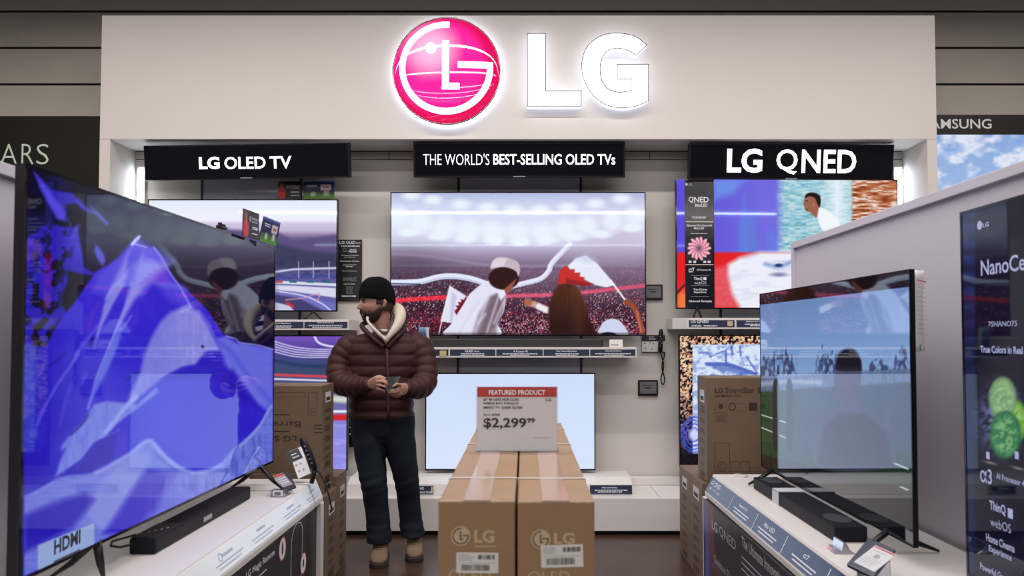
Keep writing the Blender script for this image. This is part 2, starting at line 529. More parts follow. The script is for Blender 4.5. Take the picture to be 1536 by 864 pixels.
# bright light columns in both back corners of the bay
M_lamp = mat('cool_light_column', (0.8, 0.8, 0.8, 1), 0.4, emit=(0.80, 0.90, 1.0, 1), es=13)
for (a, b_, lab) in ((206, 214, 'tall glowing light column in the bay corner, behind the big blue mountain television'),
                     (1344, 1354, 'tall glowing light column in the bay corner, beside the footballer television')):
    xa, xb = P(a, 300, YB - .03).x, P(b_, 300, YB - .03).x
    root = thing('light_column', lab, 'light', ((xa + xb) / 2, YB - 0.02, 0.3), group='corner light columns')
    MB().box(xa - 0.008, xb + 0.008, YB - 0.02, YB - 0.001, 0.3, 2.70).build('channel', M_white, root)
    MB().box(xa, xb, YB - 0.034, YB - 0.0205, 0.32, 2.68).build('diffuser', M_lamp, root, bevel=0.004)

# plinth along the bay: base, raised steps in front of the white television
YP = 5.545
zp = P(787, 748, YP).z
root = thing('display_plinth', 'long low white display plinth along the foot of the bay, behind the man', 'plinth', (0, YP, 0))
M_kick = mat('kick_recess', (0.01, 0.01, 0.01, 1), 0.8)
MB().box(xli + 0.03, xri - 0.03, YP + 0.05, YB - 0.001, 0.0, 0.03).build('kick_base', M_kick, root)
b = MB(); b.box(xli + 0.002, xri - 0.002, YP, YB - 0.02, 0.03, zp)
b.mi = 1
x = P(982, 730, 5.8).x
b.box(x, x + 0.004, YP + 0.02, YB - 0.021, zp, zp + 0.0006)
b.box(P(947, 0, 6.0).x, P(1012, 0, 6.0).x, 6.02, 6.026, zp, zp + 0.0006)
b.mi = 0
b.build('body', [M_white, mat('seam_line', (0.25, 0.24, 0.23, 1), 0.6)], root, bevel=0.003)
# rear ledge
b = MB(); b.box(xli + 0.002, xri - 0.002, 6.05, YB - 0.021, zp + 0.0005, zp + 0.055)
b.build('rear_ledge', M_white, root, bevel=0.002)
# low white riser under the white television with its two plaques
YR = 5.66
root = thing('display_riser', 'low white riser on the plinth under the blank white television', 'riser', (P(787, 740, YR).x, YR, zp))
xa, xb = P(520, 740, YR).x, P(949, 740, YR).x
za, zz = zp + 0.001, P(787, 727, YR).z
b = MB()
b.prism([(xa, YR, za), (xa, 6.04, za), (xa, 6.04, zz + 0.035), (xa, YR + 0.12, zz + 0.035), (xa, YR + 0.02, zz)], (xb - xa, 0, 0))
b.build('body', M_white, root, bevel=0.002)
fr = flat(787, 735, YR - 0.004)
b = MB(); a0 = fr.uv(609, 741); a1 = fr.uv(650, 729)
b.slab(fr.at(a0[0], a0[1], -0.004), fr.U * (a1[0] - a0[0]), fr.V * (a1[1] - a0[1]), fr.N * 0.004)
b.build('plaque', M_navymatt, root); b = MB()
a0 = fr.uv(885, 741); a1 = fr.uv(948, 728)
b.slab(fr.at(a0[0], a0[1], -0.004), fr.U * (a1[0] - a0[0]), fr.V * (a1[1] - a0[1]), fr.N * 0.004)
pl = b.build('plaque', M_navymatt, root)
b = MB()
b.text(fr, '55/65/75/86', 628, 736.5, 648, 740.3, 0.01); b.text(fr, 'NANO', 622, 730.5, 636, 734.5, 0.03)
b.text(fr, 'Next Level Gaming', 903, 730.3, 926, 733, 0.03)
greek(b, fr, 890, 942, (735.3,), 1.2); greek(b, fr, 896, 934, (738,), 1.2)
b.mi = 1; b.bar(fr, 656 - 9.5, 730, 649.5, 740)
b.build('lettering', [M_print, M_gold], pl)

# ================================================================== round logo and giant letters
SC = FPX / 5.70
cx, cz = P(669.9, 105.9, 5.70).x, P(669.9, 105.9, 5.70).z
R = 81.8 / SC
root = thing('logo_sign', 'round magenta backlit face logo sign mounted on the pale header', 'sign', (cx, YF, cz))
def logo_face_material():
    m = bpy.data.materials.new('logo_face'); m.use_nodes = True
    nt = m.node_tree; b = nt.nodes['Principled BSDF']
    tc = nt.nodes.new('ShaderNodeTexCoord')
    def blob(x, z, r, c0, c1, prev):
        mp = nt.nodes.new('ShaderNodeVectorMath'); mp.operation = 'DISTANCE'
        mp.inputs[1].default_value = (x, 0, z)
        sep = nt.nodes.new('ShaderNodeVectorMath'); sep.operation = 'MULTIPLY'; sep.inputs[1].default_value = (1, 0, 1)
        nt.links.new(tc.outputs['Object'], sep.inputs[0]); nt.links.new(sep.outputs[0], mp.inputs[0])
        mr = nt.nodes.new('ShaderNodeMapRange'); mr.interpolation_type = 'SMOOTHSTEP'
        mr.inputs['From Min'].default_value = c0; mr.inputs['From Max'].default_value = c1
        mr.inputs['To Min'].default_value = 1; mr.inputs['To Max'].default_value = 0
        nt.links.new(mp.outputs['Value'], mr.inputs['Value'])
        mx = nt.nodes.new('ShaderNodeMix'); mx.data_type = 'RGBA'
        nt.links.new(mr.outputs['Result'], mx.inputs['Factor'])
        if isinstance(prev, tuple): mx.inputs[6].default_value = prev
        else: nt.links.new(prev, mx.inputs[6])
        mx.inputs[7].default_value = r
        return mx.outputs[2]
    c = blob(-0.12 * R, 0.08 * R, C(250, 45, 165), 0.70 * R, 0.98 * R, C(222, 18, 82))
    c = blob(-0.28 * R, 0.36 * R, C(255, 205, 240), 0.12 * R, 0.66 * R, c)  # soft highlight glow painted into the emission at upper left
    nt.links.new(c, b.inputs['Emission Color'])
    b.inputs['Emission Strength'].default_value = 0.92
    b.inputs['Base Color'].default_value = (0.25, 0.0, 0.05, 1)
    b.inputs['Roughness'].default_value = 0.04
    b.inputs['Coat Weight'].default_value = 0.5
    return m
# dome
b = MB(); rings = []
n = 72
for i in range(15):
    t = i / 14.0; r = R * 0.985 * math.sin(t * math.pi / 2 * 0.999 + 0.0008)
    y = YF - 0.075 - 0.055 * math.cos(t * math.pi / 2)
    rings.append([(cx + r * math.cos(2 * math.pi * j / n), y, cz + r * math.sin(2 * math.pi * j / n)) for j in range(n)])
b.rings(rings, close=False)
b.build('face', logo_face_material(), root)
b = MB(); rings = []
for (r, y) in ((R * 0.80, YF - 0.045), (R, YF - 0.045), (R * 1.005, YF - 0.06), (R * 1.005, YF - 0.085), (R * 0.985, YF - 0.0765)):
    rings.append([(cx + r * math.cos(2 * math.pi * j / n), y, cz + r * math.sin(2 * math.pi * j / n)) for j in range(n)])
b.rings(rings, close=False)
b.build('rim', mat('chrome_rim', (0.35, 0.28, 0.30, 1), 0.15, metal=1.0), root)
def dome_y(x, z, lift):
    r = min(math.hypot(x, z) / (R * 0.985), 0.999)
    return YF - 0.075 - 0.055 * math.cos(math.asin(r)) - lift
def on_dome(poly_grid, name):
    """strips of (x,z) pairs laid on the dome, raised"""
    b = MB()
    rows = []
    for (p, q) in poly_grid:
        m_ = [((p[0] * (1 - t) + q[0] * t), (p[1] * (1 - t) + q[1] * t)) for t in (0, 0.25, 0.5, 0.75, 1.0)]
        top = [(cx + x * R, dome_y(x * R, z * R, 0.010), cz + z * R) for x, z in m_]
        bot = [(cx + x * R, dome_y(x * R, z * R, -0.002), cz + z * R) for x, z in reversed(m_)]
        rows.append(top + bot)
    b.rings(rows, close=True, smooth=False)
    return b.build(name, M_glow, root)
def arcstrip(a0, a1, ro, ri, oz, n=60):
    out = []
    for i in range(n + 1):
        a = math.radians(a0 + (a1 - a0) * i / n)
        out.append(((ro * math.cos(a), ro * math.sin(a) + oz), (ri * math.cos(a), ri * math.sin(a) + oz)))
    return out
g = arcstrip(86, 364.5, 0.865, 0.755, 0.025)
g = [((p[0] + 0.0, p[1]), q) for p, q in g]
on_dome(g, 'outer_arc')
on_dome([((0.22 + (0.865 - 0.22) * t, 0.125), (0.22 + (0.80 - 0.22) * t, 0.01)) for t in [i / 8 for i in range(9)]], 'inner_bar')
on_dome([((-0.07, 0.52 + (-0.91) * t), (0.055, 0.52 + (-0.79) * t)) for t in [i / 8 for i in range(9)]], 'nose_stroke')
on_dome([((-0.07 + 0.32 * t, -0.275), (-0.07 + 0.32 * t, -0.39)) for t in [i / 4 for i in range(5)]], 'mouth_stroke')
b = MB()
rr = [[(cx + (-0.28 + r * math.cos(2 * math.pi * j / 24)) * R, dome_y((-0.28) * R, 0.38 * R, l), cz + (0.38 + r * math.sin(2 * math.pi * j / 24)) * R) for j in range(24)] for r, l in ((0.10, -0.004), (0.10, 0.010), (0.07, 0.013))]
b.rings(rr); b.build('eye_dot', M_glow, root)
# halo lamps hidden behind the disc and the letters (real emitters washing the header)
M_halo = mat('halo_strip', (0.8, 0.8, 0.8, 1), 0.5, emit=(0.72, 0.80, 1.0, 1), es=6.0)
b = MB(); rings = []
for (r, y) in ((R * 0.955, YF - 0.042), (R * 0.985, YF - 0.042), (R * 0.985, YF - 0.012), (R * 0.955, YF - 0.012)):
    rings.append([(cx + r * math.cos(2 * math.pi * j / n), y, cz + r * math.sin(2 * math.pi * j / n)) for j in range(n)])
b.rings(rings + [rings[0]], close=False)
b.build('halo_light', M_halo, root)

def giant_letter(poly, letter, lab):
    pts = [(560 + x / 3.339, y / 3.339) for x, y in poly]
    f0 = P(sum(p[0] for p in pts) / len(pts), sum(p[1] for p in pts) / len(pts), 5.70)
    root = thing('giant_letter', lab, 'sign letter', (f0.x, YF, f0.z))
    q = [P(x, y, 5.70) for x, y in pts]
    if sum(a.x * b_.z - b_.x * a.z for a, b_ in zip(q, q[1:] + q[:1])) < 0: q = q[::-1]
    b = MB(); b.prism(q, (0, 0.035, 0))
    b.build('face', mat('letter_face', (0.8, 0.8, 0.8, 1), 0.4, emit=(0.96, 0.97, 1, 1), es=1.5), root)
    # thin trim outline
    b = MB()
    for i in range(len(q)):
        a, c = q[i], q[(i + 1) % len(q)]
        b.tube([a + Vector((0, -0.001, 0)), c + Vector((0, -0.001, 0))], 0.0032, 5)
    b.build('trim_edge', mat('trim_grey', (0.10, 0.10, 0.13, 1), 0.4), root)
    # translucent back body, glowing sideways on to the header
    cxm = sum(a.x for a in q) / len(q)
    b = MB(); b.prism([p + Vector((0, 0.037, 0)) for p in q], (0, 0.028, 0))
    b.build('halo_light', mat('halo_body', (0.8, 0.8, 0.8, 1), 0.5, emit=(0.66, 0.76, 1.0, 1), es=1.7), root)
L = [(772, 168), (863, 168), (863, 455), (1041, 455), (1041, 532), (772, 532)]
giant_letter(L, 'L', 'giant glowing white letter L on the header beside the round logo')
G = [(1378, 322), (1378, 505)] + [tuple(p) for p in spline([(1378, 505), (1320, 530), (1240, 540), (1160, 522), (1094, 468), (1050, 385), (1046, 300), (1078, 225), (1145, 178), (1225, 166), (1310, 182), (1370, 226)], 4)[1:]] + \
    [tuple(p) for p in spline([(1315, 278), (1270, 250), (1212, 242), (1165, 262), (1139, 312), (1137, 370), (1152, 420), (1187, 452), (1235, 462), (1295, 453)], 4)] + [(1295, 396), (1222, 396), (1222, 322)]
giant_letter(G, 'G', 'giant glowing white letter G on the header, farther from the round logo')

# ================================================================== black header signs under the fascia
def header_sign(x0, y0, x1, y1, Y, yaw, label, words):
    tilt = math.radians(7)
    bl = P(x0, y1, Y)
    U = Vector((math.cos(yaw), math.sin(yaw), 0)); Nh = Vector((math.sin(yaw), -math.cos(yaw), 0))
    V = Vector((0, 0, 1)) * math.cos(tilt) + Nh * math.sin(tilt)
    fr = Frame(bl, U, V)
    w_, h_ = fr.uv(x1, (y0 + y1) / 2)[0], fr.uv((x0 + x1) / 2, y0)[1]
    root = thing('header_sign', label, 'sign', fr.at(w_ / 2, h_ / 2, -0.03), group='black header signs over the televisions')
    b = MB(); b.slab(fr.at(0, 0, -0.055), fr.U * w_, fr.V * h_, fr.N * 0.05)
    b.build('housing', M_black, root, bevel=0.004)
    b = MB(); b.slab(fr.at(0.012, 0.014, -0.0045), fr.U * (w_ - 0.024), fr.V * (h_ - 0.026), fr.N * 0.003)
    b.build('panel', mat('led_panel', (0.003, 0.003, 0.004, 1), 0.15, spec=0.15, emit=C(9, 8, 14), es=1.0), root)
    b = MB()
    for (t, a, c, d, e, bold) in words: b.text(fr, t, a, c, d, e, bold)
    b.build('lettering', M_glow, root)
    b = MB(); b.barm(fr, w_ / 2 - 0.045, 0.003, w_ / 2 + 0.045, 0.010, 0.0)
    b.build('badge', M_printdim, root)
    for s in (0.25, 0.75):
        c = fr.at(w_ * s, h_ * 0.6, -0.056)
        b = MB(); b.box(c.x - 0.03, c.x + 0.03, c.y + 0.02, YB - 0.017, c.z - 0.02, c.z + 0.02)
        b.build('bracket', M_dark, root)
    return root
header_sign(217, 215.5, 524, 270.5, 5.86, math.radians(-4.2), 'black header sign with a short white title above the racing circuit television',
            [('LG', 299, 235, 329, 254, 0.035), ('OLED', 337, 234.5, 398, 254, 0.018), ('TV', 405, 234, 437, 253, 0.018)])
header_sign(620, 213, 938, 266, 5.86, 0, 'black header sign with a long thin white slogan above the stadium crowd television',
            [("THE WORLD'S", 635, 230.5, 734, 247.5, -0.012), ('BEST-SELLING OLED TVs', 740, 231, 923, 247, 0.012)])
header_sign(1033, 215.5, 1341, 268.5, 5.86, math.radians(1.5), 'black header sign with the largest white letters, above the footballer television',
            [('LG', 1090, 223, 1144, 259, 0.03), ('Q', 1164, 224, 1197, 261.5, 0.012), ('NED', 1202, 225, 1285, 259.5, 0.02)])

# ================================================================== pictures
def lerp(a, b, t): return a + (b - a) * t
def pic_stadium(p):
    p.vgrad([(288, (178, 186, 222)), (305, (205, 212, 240)), (345, (226, 232, 252)), (362, (214, 216, 240)), (378, (172, 160, 190)), (400, (118, 98, 122)), (425, (84, 62, 84)), (450, (70, 44, 62)), (503, (70, 30, 48))])
    p.gauss(930, 360, 70, 50, (190, 170, 195), 0.5); p.gauss(610, 400, 60, 30, (70, 55, 75), 0.55)
    X5 = lambda x, y: (560 + x / 2.98, 270 + y / 2.98)
    for x, y in ((170, 68), (265, 88), (390, 108), (510, 122), (628, 132), (745, 132), (868, 124), (992, 106), (1110, 84)):
        a = X5(x, y); p.ell(a[0], a[1], 13, 7, (238, 248, 255), 0.5, 0.85)
    for x, y in ((110, 165), (208, 188), (315, 212), (425, 225), (535, 235), (645, 238), (755, 236), (860, 222), (955, 205), (1070, 185), (1170, 165)):
        a = X5(x, y); p.ell(a[0], a[1], 16, 15, (236, 247, 255), 0.45, 0.85)
    for x, y in ((160, 235), (290, 252), (410, 262), (540, 270), (660, 275), (780, 268), (900, 255), (1020, 243), (1155, 215)):
        a = X5(x, y); p.ell(a[0], a[1], 15, 6, (238, 248, 255), 0.4, 0.85)
    p.line([(585, 380), (650, 385), (740, 398), (850, 398), (968, 385)], 4, (160, 145, 175), 2, 0.6)
    # the crowd
    cell = _hash(np.floor(p.X / 1.3), np.floor(p.Y / 1.7), 3); c2 = _hash(np.floor(p.X / 1.7 + 7), np.floor(p.Y / 1.4), 9)
    m = np.clip((p.Y - 400 + 8 * fbm(p.X / 20, p.Y / 9, 5)) / 50, 0, 1)
    big = fbm(p.X / 14, p.Y / 8, 15, 3)
    p.blend(m * (c2 < 0.45) * 0.65, (30, 16, 32))
    p.blend(m * (c2 > 0.91) * 0.6, (170, 40, 60))
    p.blend(m * (cell > 0.93) * 0.65, (225, 200, 216))
    low = np.clip((p.Y - 462) / 18, 0, 1)
    p.blend(low * (big > 0.54) * (c2 > 0.62) * 0.6, (190, 42, 64))
    p.blend(low * (p.X > 735) * (cell > 0.72) * 0.6, (236, 175, 190))
    p.blend(np.clip((p.X - 700) / 80, 0, 1) * np.clip((470 - p.Y) / 40, 0, 1) * (p.Y > 405) * 0.35, (150, 120, 150))
    p.line([(585, 452), (625, 448.5), (668, 446)], 6.5, (228, 42, 62)); p.line([(700, 447), (760, 444), (850, 441), (970, 428)], 5.5, (214, 84, 116), 1.2)
    p.blend((np.abs(p.Y - 446) < 9) * (cell > 0.8) * 0.3, (255, 170, 180))
    # scarf
    sc = [X5(*q) for q in ((70, 458), (200, 455), (290, 434), (360, 430), (440, 442), (520, 470))]
    p.line(sc, 8.5, (226, 232, 250)); p.line([(a, b + 2.5) for a, b in sc], 1.4, (176, 180, 214), 1)
    p.line([X5(75, 463), X5(210, 466)], 1.5, (30, 30, 60))
    sc = [X5(*q) for q in ((610, 476), (690, 458), (750, 440), (785, 405), (800, 370), (880, 285))]
    p.line(sc, 7.5, (228, 232, 250)); p.line([(a + 1.5, b + 2) for a, b in sc], 1.2, (190, 190, 220), 1)
    # small flag
    p.poly([X5(*q) for q in ((342, 472), (418, 520), (395, 600), (355, 640), (300, 632))], (226, 226, 243))
    p.poly([X5(*q) for q in ((362, 586), (376, 572), (366, 562), (384, 560), (378, 546), (394, 546), (390, 532), (404, 536), (414, 520), (428, 560), (380, 620))], (120, 20, 45))
    p.poly([X5(*q) for q in ((352, 500), (372, 520), (352, 636), (340, 636))], (196, 198, 224), 1.5)
    p.line([X5(342, 475), X5(292, 692)], 1.4, (236, 236, 246))
    # man in white
    p.poly([X5(*q) for q in ((322, 696), (350, 640), (400, 560), (440, 500), (520, 448), (575, 470), (592, 520), (582, 590), (556, 640), (560, 696))], (226, 226, 244), sm=True)
    p.poly([X5(*q) for q in ((440, 696), (470, 600), (520, 520), (575, 500), (588, 520), (580, 590), (552, 640), (552, 696))], (150, 135, 150), 3)
    p.poly([X5(*q) for q in ((500, 600), (530, 520), (575, 498), (585, 520), (570, 600), (548, 650), (505, 696), (470, 696))], (112, 92, 104), 3, 0.8)
    for a, b_ in (((452, 690), (510, 530)), ((470, 640), (500, 600)), ((505, 690), (560, 520)), ((540, 640), (585, 540)), ((380, 690), (470, 540))):
        p.line([X5(*a), X5(*b_)], 3, (214, 208, 226), 2, 0.7, sm=False)
    p.poly([X5(*q) for q in ((520, 450), (560, 460), (590, 500), (612, 492), (640, 476), (600, 500), (570, 540), (545, 480))], (232, 232, 248), 1.2)
    p.ell(*X5(583, 440), 23, 17, (50, 24, 22), 0.06)
    p.poly([X5(*q) for q in ((584, 488), (640, 440), (618, 490), (592, 510))], (150, 84, 70), 1.0)
    p.poly([X5(*q) for q in ((524, 398), (532, 364), (556, 346), (600, 348), (645, 366), (656, 400), (648, 430), (638, 408), (604, 392), (560, 388))], (196, 180, 192), sm=True)
    p.poly([X5(*q) for q in ((532, 366), (556, 348), (600, 350), (580, 386), (528, 394))], (222, 210, 218), 1.5)
    # pointing arm, woman
    p.line([X5(690, 548), X5(735, 562), X5(795, 588)], 9, (200, 160, 150), 1.5); p.line([X5(740, 566), X5(775, 582)], 9, (240, 232, 240), 1.5)
    p.ell(*X5(692, 548), 6, 5, (176, 100, 70), 0.3)
    hair = [X5(*q) for q in ((806, 696), (784, 620), (786, 560), (812, 490), (846, 462), (892, 466), (930, 510), (950, 570), (970, 630), (992, 672), (980, 700))]
    p.poly(hair, (46, 22, 16), 2.2, sm=True)
    hm = p.pmask(hair, 1.5, True)
    p.blend(hm * np.clip((490 - p.Y) / 60, 0, 1) * (0.15 + 0.5 * fbm(p.X / 2.0, p.Y / 30, 8)), (140, 78, 50))
    p.blend(hm * np.exp(-((p.X - 868) / 9) ** 2) * 0.12, (184, 110, 70))
    # big flag
    p.poly([X5(*q) for q in ((868, 386), (905, 350), (950, 338), (1000, 372), (1082, 470), (1040, 480), (985, 468), (900, 420))], (230, 234, 248), 1.2)
    p.blend(p.pmask([X5(*q) for q in ((905, 350), (950, 330), (1000, 360), (960, 372))], 5) * 0.6, (200, 205, 236))
    p.poly([X5(*q) for q in ((822, 466), (836, 400), (866, 380), (876, 400), (902, 398), (898, 414), (926, 414), (922, 430), (946, 436), (938, 448), (962, 456), (985, 466), (950, 474), (905, 468), (860, 462))], (198, 48, 44), 0.8)
    p.blend(p.pmask([X5(*q) for q in ((860, 440), (985, 464), (950, 474), (860, 462))], 2) * 0.6, (110, 28, 36))
    p.line([X5(1060, 448), X5(1134, 548)], 2.4, (244, 244, 252)); 
    p.line([X5(1132, 545), X5(1165, 570), (957, 475), (965, 503)], 8, (150, 72, 48)); p.line([(955, 466), (963, 503)], 2, (206, 120, 90), 1)
    p.poly([X5(*q) for q in ((1014, 690), (1018, 650), (1045, 625), (1085, 622), (1115, 645), (1140, 684), (1125, 694))], (206, 212, 240), sm=True)
    p.ell(*X5(1050, 692), 12, 4, (15, 10, 20), 0.2)
    p.line([(585, 501), (968, 501)], 3, (40, 20, 34), 2, 0.6)

def X4(x, y): return (200 + x / 3.322, 260 + y / 3.322)
def pic_race(p):
    p.vgrad([(298, (226, 236, 250)), (330, (240, 240, 252)), (336, (206, 196, 224)), (346, (196, 182, 214)), (352, (150, 132, 168)), (358, (112, 98, 138)), (380, (84, 80, 112)), (398, (72, 76, 110)), (420, (96, 92, 160)), (467, (96, 92, 170))])
    p.poly([(200, 352), (330, 343), (420, 350), (440, 360), (505, 352), (505, 400), (200, 400)], (92, 80, 128), 3)
    p.poly([(420, 366), (460, 376), (505, 380), (505, 402), (412, 402), (412, 362)], (62, 62, 92), 4)
    n = fbm(p.X / 9, p.Y / 2.5, 2)
    p.blend((p.Y > 385) * (p.Y < 420) * (n > 0.55) * 0.5, (40, 50, 90))
    p.line([X4(700, 492), X4(800, 478), X4(1010, 472)], 3.2, (198, 196, 226), sm=False); p.line([X4(700, 520), X4(1010, 512)], 4, (70, 74, 150), 1.5, sm=False)
    for x in (824, 897, 975): p.line([X4(x, 440), X4(x, 520)], 1, (190, 190, 225), 0.6, sm=False)
    p.line([X4(640, 540), X4(780, 545), X4(1010, 556)], 4.2, (216, 220, 232), sm=False)
    for x, c in ((725, (190, 70, 60)), (795, (30, 110, 120)), (880, (30, 110, 120)), (960, (30, 100, 120))): p.line([X4(x - 14, 539), X4(x + 14, 541)], 3.2, c, 0.6, sm=False)
    p.poly([X4(600, 552), X4(800, 560), X4(1010, 572), X4(1010, 620), X4(800, 590), X4(600, 570)], (214, 214, 236), 1.2)
    p.poly([X4(600, 575), X4(820, 598), X4(1010, 650), X4(1010, 700), X4(600, 700)], (112, 112, 190), 1.5)
    p.poly([X4(600, 590), X4(820, 620), X4(960, 690), X4(600, 700)], (66, 62, 110), 1.5)
    p.line([X4(700, 585), X4(850, 610), X4(940, 650), X4(990, 690)], 1.5, (235, 235, 250))
    p.line([X4(760, 630), X4(850, 620), X4(925, 600), X4(915, 640)], 2, (214, 150, 170), 1, 0.8)
    p.poly([X4(700, 640), X4(780, 660), X4(800, 684), X4(700, 684)], (196, 200, 224), 1); p.line([X4(765, 645), X4(795, 665)], 4, (200, 50, 60), 1, sm=False)
    p.poly([(200, 400), (412, 400), (412, 470), (200, 470)], (70, 70, 120), 8, 0.7)
def pic_blank(p):
    p.vgrad([(560, (206, 220, 248)), (640, (212, 225, 251)), (706, (216, 228, 252))])
def pic_track(p):
    p.vgrad([(503, (120, 84, 190)), (530, (70, 62, 140)), (545, (60, 72, 120)), (560, (60, 74, 104)), (600, (96, 92, 150)), (640, (140, 136, 220)), (706, (146, 140, 226))])
    for k in range(5):
        p.line([(400, 508 + k * 4), (440, 520 + k * 3.6), (480, 524 + k * 3), (525, 522 + k * 3)], 1.6, (214, 206, 246), 0.8)
    p.line([(470, 500), (478, 514), (500, 520), (525, 520)], 3, (226, 222, 250)); p.line([(400, 538), (450, 548), (525, 550)], 5, (40, 56, 96), 2)
    p.line([(400, 562), (525, 566)], 4, (206, 70, 90)); p.line([(400, 568), (525, 572)], 3, (206, 206, 236))
    p.line([(400, 590), (525, 600)], 10, (206, 214, 200), 3); p.line([(400, 618), (525, 617)], 3.5, (240, 240, 252), 1, sm=False); p.line([(400, 626), (525, 626)], 9, (206, 40, 44), 1, sm=False)
    n = fbm(p.X / 22, p.Y / 6, 4)
    p.blend((p.Y > 636) * np.clip((n - 0.5) * 3, 0, 1) * 0.5, (190, 190, 244))
def pic_player(p):
    t = np.clip((p.X - 1015) / 190, 0, 1)
    p.c = lerp(p.col((92, 78, 214)), p.col((122, 120, 226)), t[..., None]) * np.ones_like(p.c)
    for x0, x1, h in ((1105, 1140, 330), (1110, 1125, 300), (1150, 1180, 350)):
        p.poly([(x0, 395), (x0 + 3, h), (x1 - 8, h - 10), (x1, 395)], (96, 132, 220), 5, 0.6)
    p.poly([(1070, 268), (1120, 268), (1100, 290), (1070, 300)], (110, 150, 236), 6, 0.8)
    p.line([(1172, 268), (1176, 320), (1200, 395)], 46, (112, 104, 224), 6, 0.6)
    m = np.clip((p.X - 1162 - 3 * fbm(p.X / 5, p.Y / 9, 3)) / 14, 0, 1) * np.clip((400 - p.Y) / 10, 0, 1)
    n = fbm(p.X / 9, p.Y / 2.4, 12)
    p.blend(m, (150, 200, 216)); p.blend(m * np.clip((n - .45) * 4, 0, 1) * 0.8, (206, 226, 226)); p.blend(m * np.clip((0.42 - n) * 5, 0, 1) * 0.7, (84, 150, 170))
    p.blend(np.clip(1 - np.abs(p.X - 1256) / 26, 0, 1) * m * 0.9, (238, 244, 250))
    m = np.clip((p.X - 1276) / 5, 0, 1); n2 = fbm(p.X / 16, p.Y / 2.6, 22)
    p.blend(m, (184, 110, 70)); p.blend(m * np.clip((n2 - .48) * 6, 0, 1), (232, 216, 208)); p.blend(m * np.clip((.42 - n2) * 6, 0, 1), (128, 56, 28))
    # player: generic, dark hair, white shirt
    X6 = lambda x, y: (980 + x / 3.2, 250 + y / 3.2)
    p.poly([X6(*q) for q in ((786, 200), (830, 206), (880, 244), (900, 300), (880, 340), (810, 300), (790, 250))], (240, 246, 250), 1, sm=True)
    p.poly([X6(*q) for q in ((724, 160), (732, 138), (756, 128), (790, 138), (800, 160), (794, 200), (784, 244), (770, 236), (752, 220), (734, 214), (726, 196), (720, 180))], (156, 98, 78), 1, sm=True)
    p.poly([X6(*q) for q in ((728, 150), (736, 130), (765, 124), (796, 136), (804, 160), (798, 196), (786, 176), (776, 152), (750, 142))], (34, 20, 22), 0.8, sm=True)
    p.line([X6(730, 165), X6(742, 163)], 1.2, (50, 26, 24), 0.5, sm=False); p.line([X6(730, 206), X6(742, 204)], 1.2, (90, 46, 42), 0.5, sm=False); p.ell(*X6(770, 182), 2.2, 3, (178, 116, 92), .3)
    # lower close-up: red and white blur
    m = np.clip((p.Y - 377) / 3, 0, 1)
    p.blend(m, (226, 34, 36))
    n = fbm(p.X / 5, p.Y / 3, 31)
    p.poly([(1070, 402), (1110, 396), (1112, 462), (1070, 462)], (226, 110, 122), 5, 0.9, tex=0.5 + 0.5 * n)
    wh = [(1112, 465), (1098, 440), (1092, 412), (1092, 396), (1110, 386), (1140, 378), (1345, 378), (1345, 465)]
    p.poly(wh, (236, 238, 250), 4); 
    p.blend(p.pmask(wh, 4) * np.clip((fbm(p.X / 26, p.Y / 7, 41) - .5) * 3, 0, 1) * 0.6, (196, 200, 226))
    p.line([(1148, 396), (1168, 400), (1186, 393)], 5, (90, 130, 190), 3, 0.7); p.ell(1168, 398, 6, 2.6, (50, 60, 120), .4); p.ell(1168, 412, 12, 3, (110, 110, 160), .6, .8)
    p.ell(1024, 452, 9, 16, (236, 120, 60), .4); p.line([(1015, 440), (1026, 428)], 3, (60, 20, 24), 1.5)
def pic_ornate(p):
    n = fbm(p.X / 2.6, p.Y / 2.6, 51, 3); k = fbm(p.X / 9, p.Y / 9, 52)
    p.c[:] = p.col((24, 16, 34))
    up = np.clip((640 - p.Y) / 60, 0, 1)
    p.blend((n > 0.50) * 1.0 * (0.35 + 0.65 * up), (216, 176, 140)); p.blend((n > 0.58) * (k > .45) * (0.3 + .7 * up), (242, 214, 176)); p.blend((n > .5) * (k > .62) * .7, (168, 84, 56))
    p.blend(np.clip((p.Y - 655) / 30, 0, 1) * 0.85, (10, 8, 16))
    q = [(1039, 517), (1160, 516), (1160, 680), (1039, 680)]
    p.poly(q, (214, 226, 246), 0.8)
    m = p.pmask(q, 0.8)
    s = fbm(p.X / 7, p.Y / 4, 61, 4)
    p.blend(m * np.clip((s - .52) * 8, 0, 1) * .6, (110, 140, 214)); p.blend(m * np.clip((.36 - s) * 8, 0, 1) * .5, (240, 246, 255))
    X_ = lambda x, y: (1000 + x / 7.2, 450 + y / 7.2)
    for pts, w_ in ((((460, 615), (640, 545)), 1.6), (((640, 560), (640, 680)), 3), (((700, 500), (710, 590)), 3), (((790, 500), (800, 600)), 2.5), (((860, 610), (980, 790)), 2.2), (((350, 575), (440, 570), (480, 620)), 1.6), (((430, 690), (680, 700), (960, 800)), 5), (((480, 815), (650, 830), (800, 815)), 4)):
        p.line([X_(*a) for a in pts], w_, (74, 92, 180), 1.0, 0.85, sm=len(pts) > 2)
    p.poly([X_(*a) for a in ((430, 690), (700, 695), (880, 770), (980, 800), (800, 810), (640, 770), (620, 800))], (70, 96, 184), 2, .7)
    for r in (9, 14, 19, 23): p.line([(1043 + r * math.cos(a) * .85 - 2, 652 + r * 1.15 * math.sin(a)) for a in np.linspace(0, 6.28, 20)], 2.2, (96 - r * 2, 84, 226), 1, .9)
    p.ell(1040, 652, 6, 8, (206, 210, 244), .4)
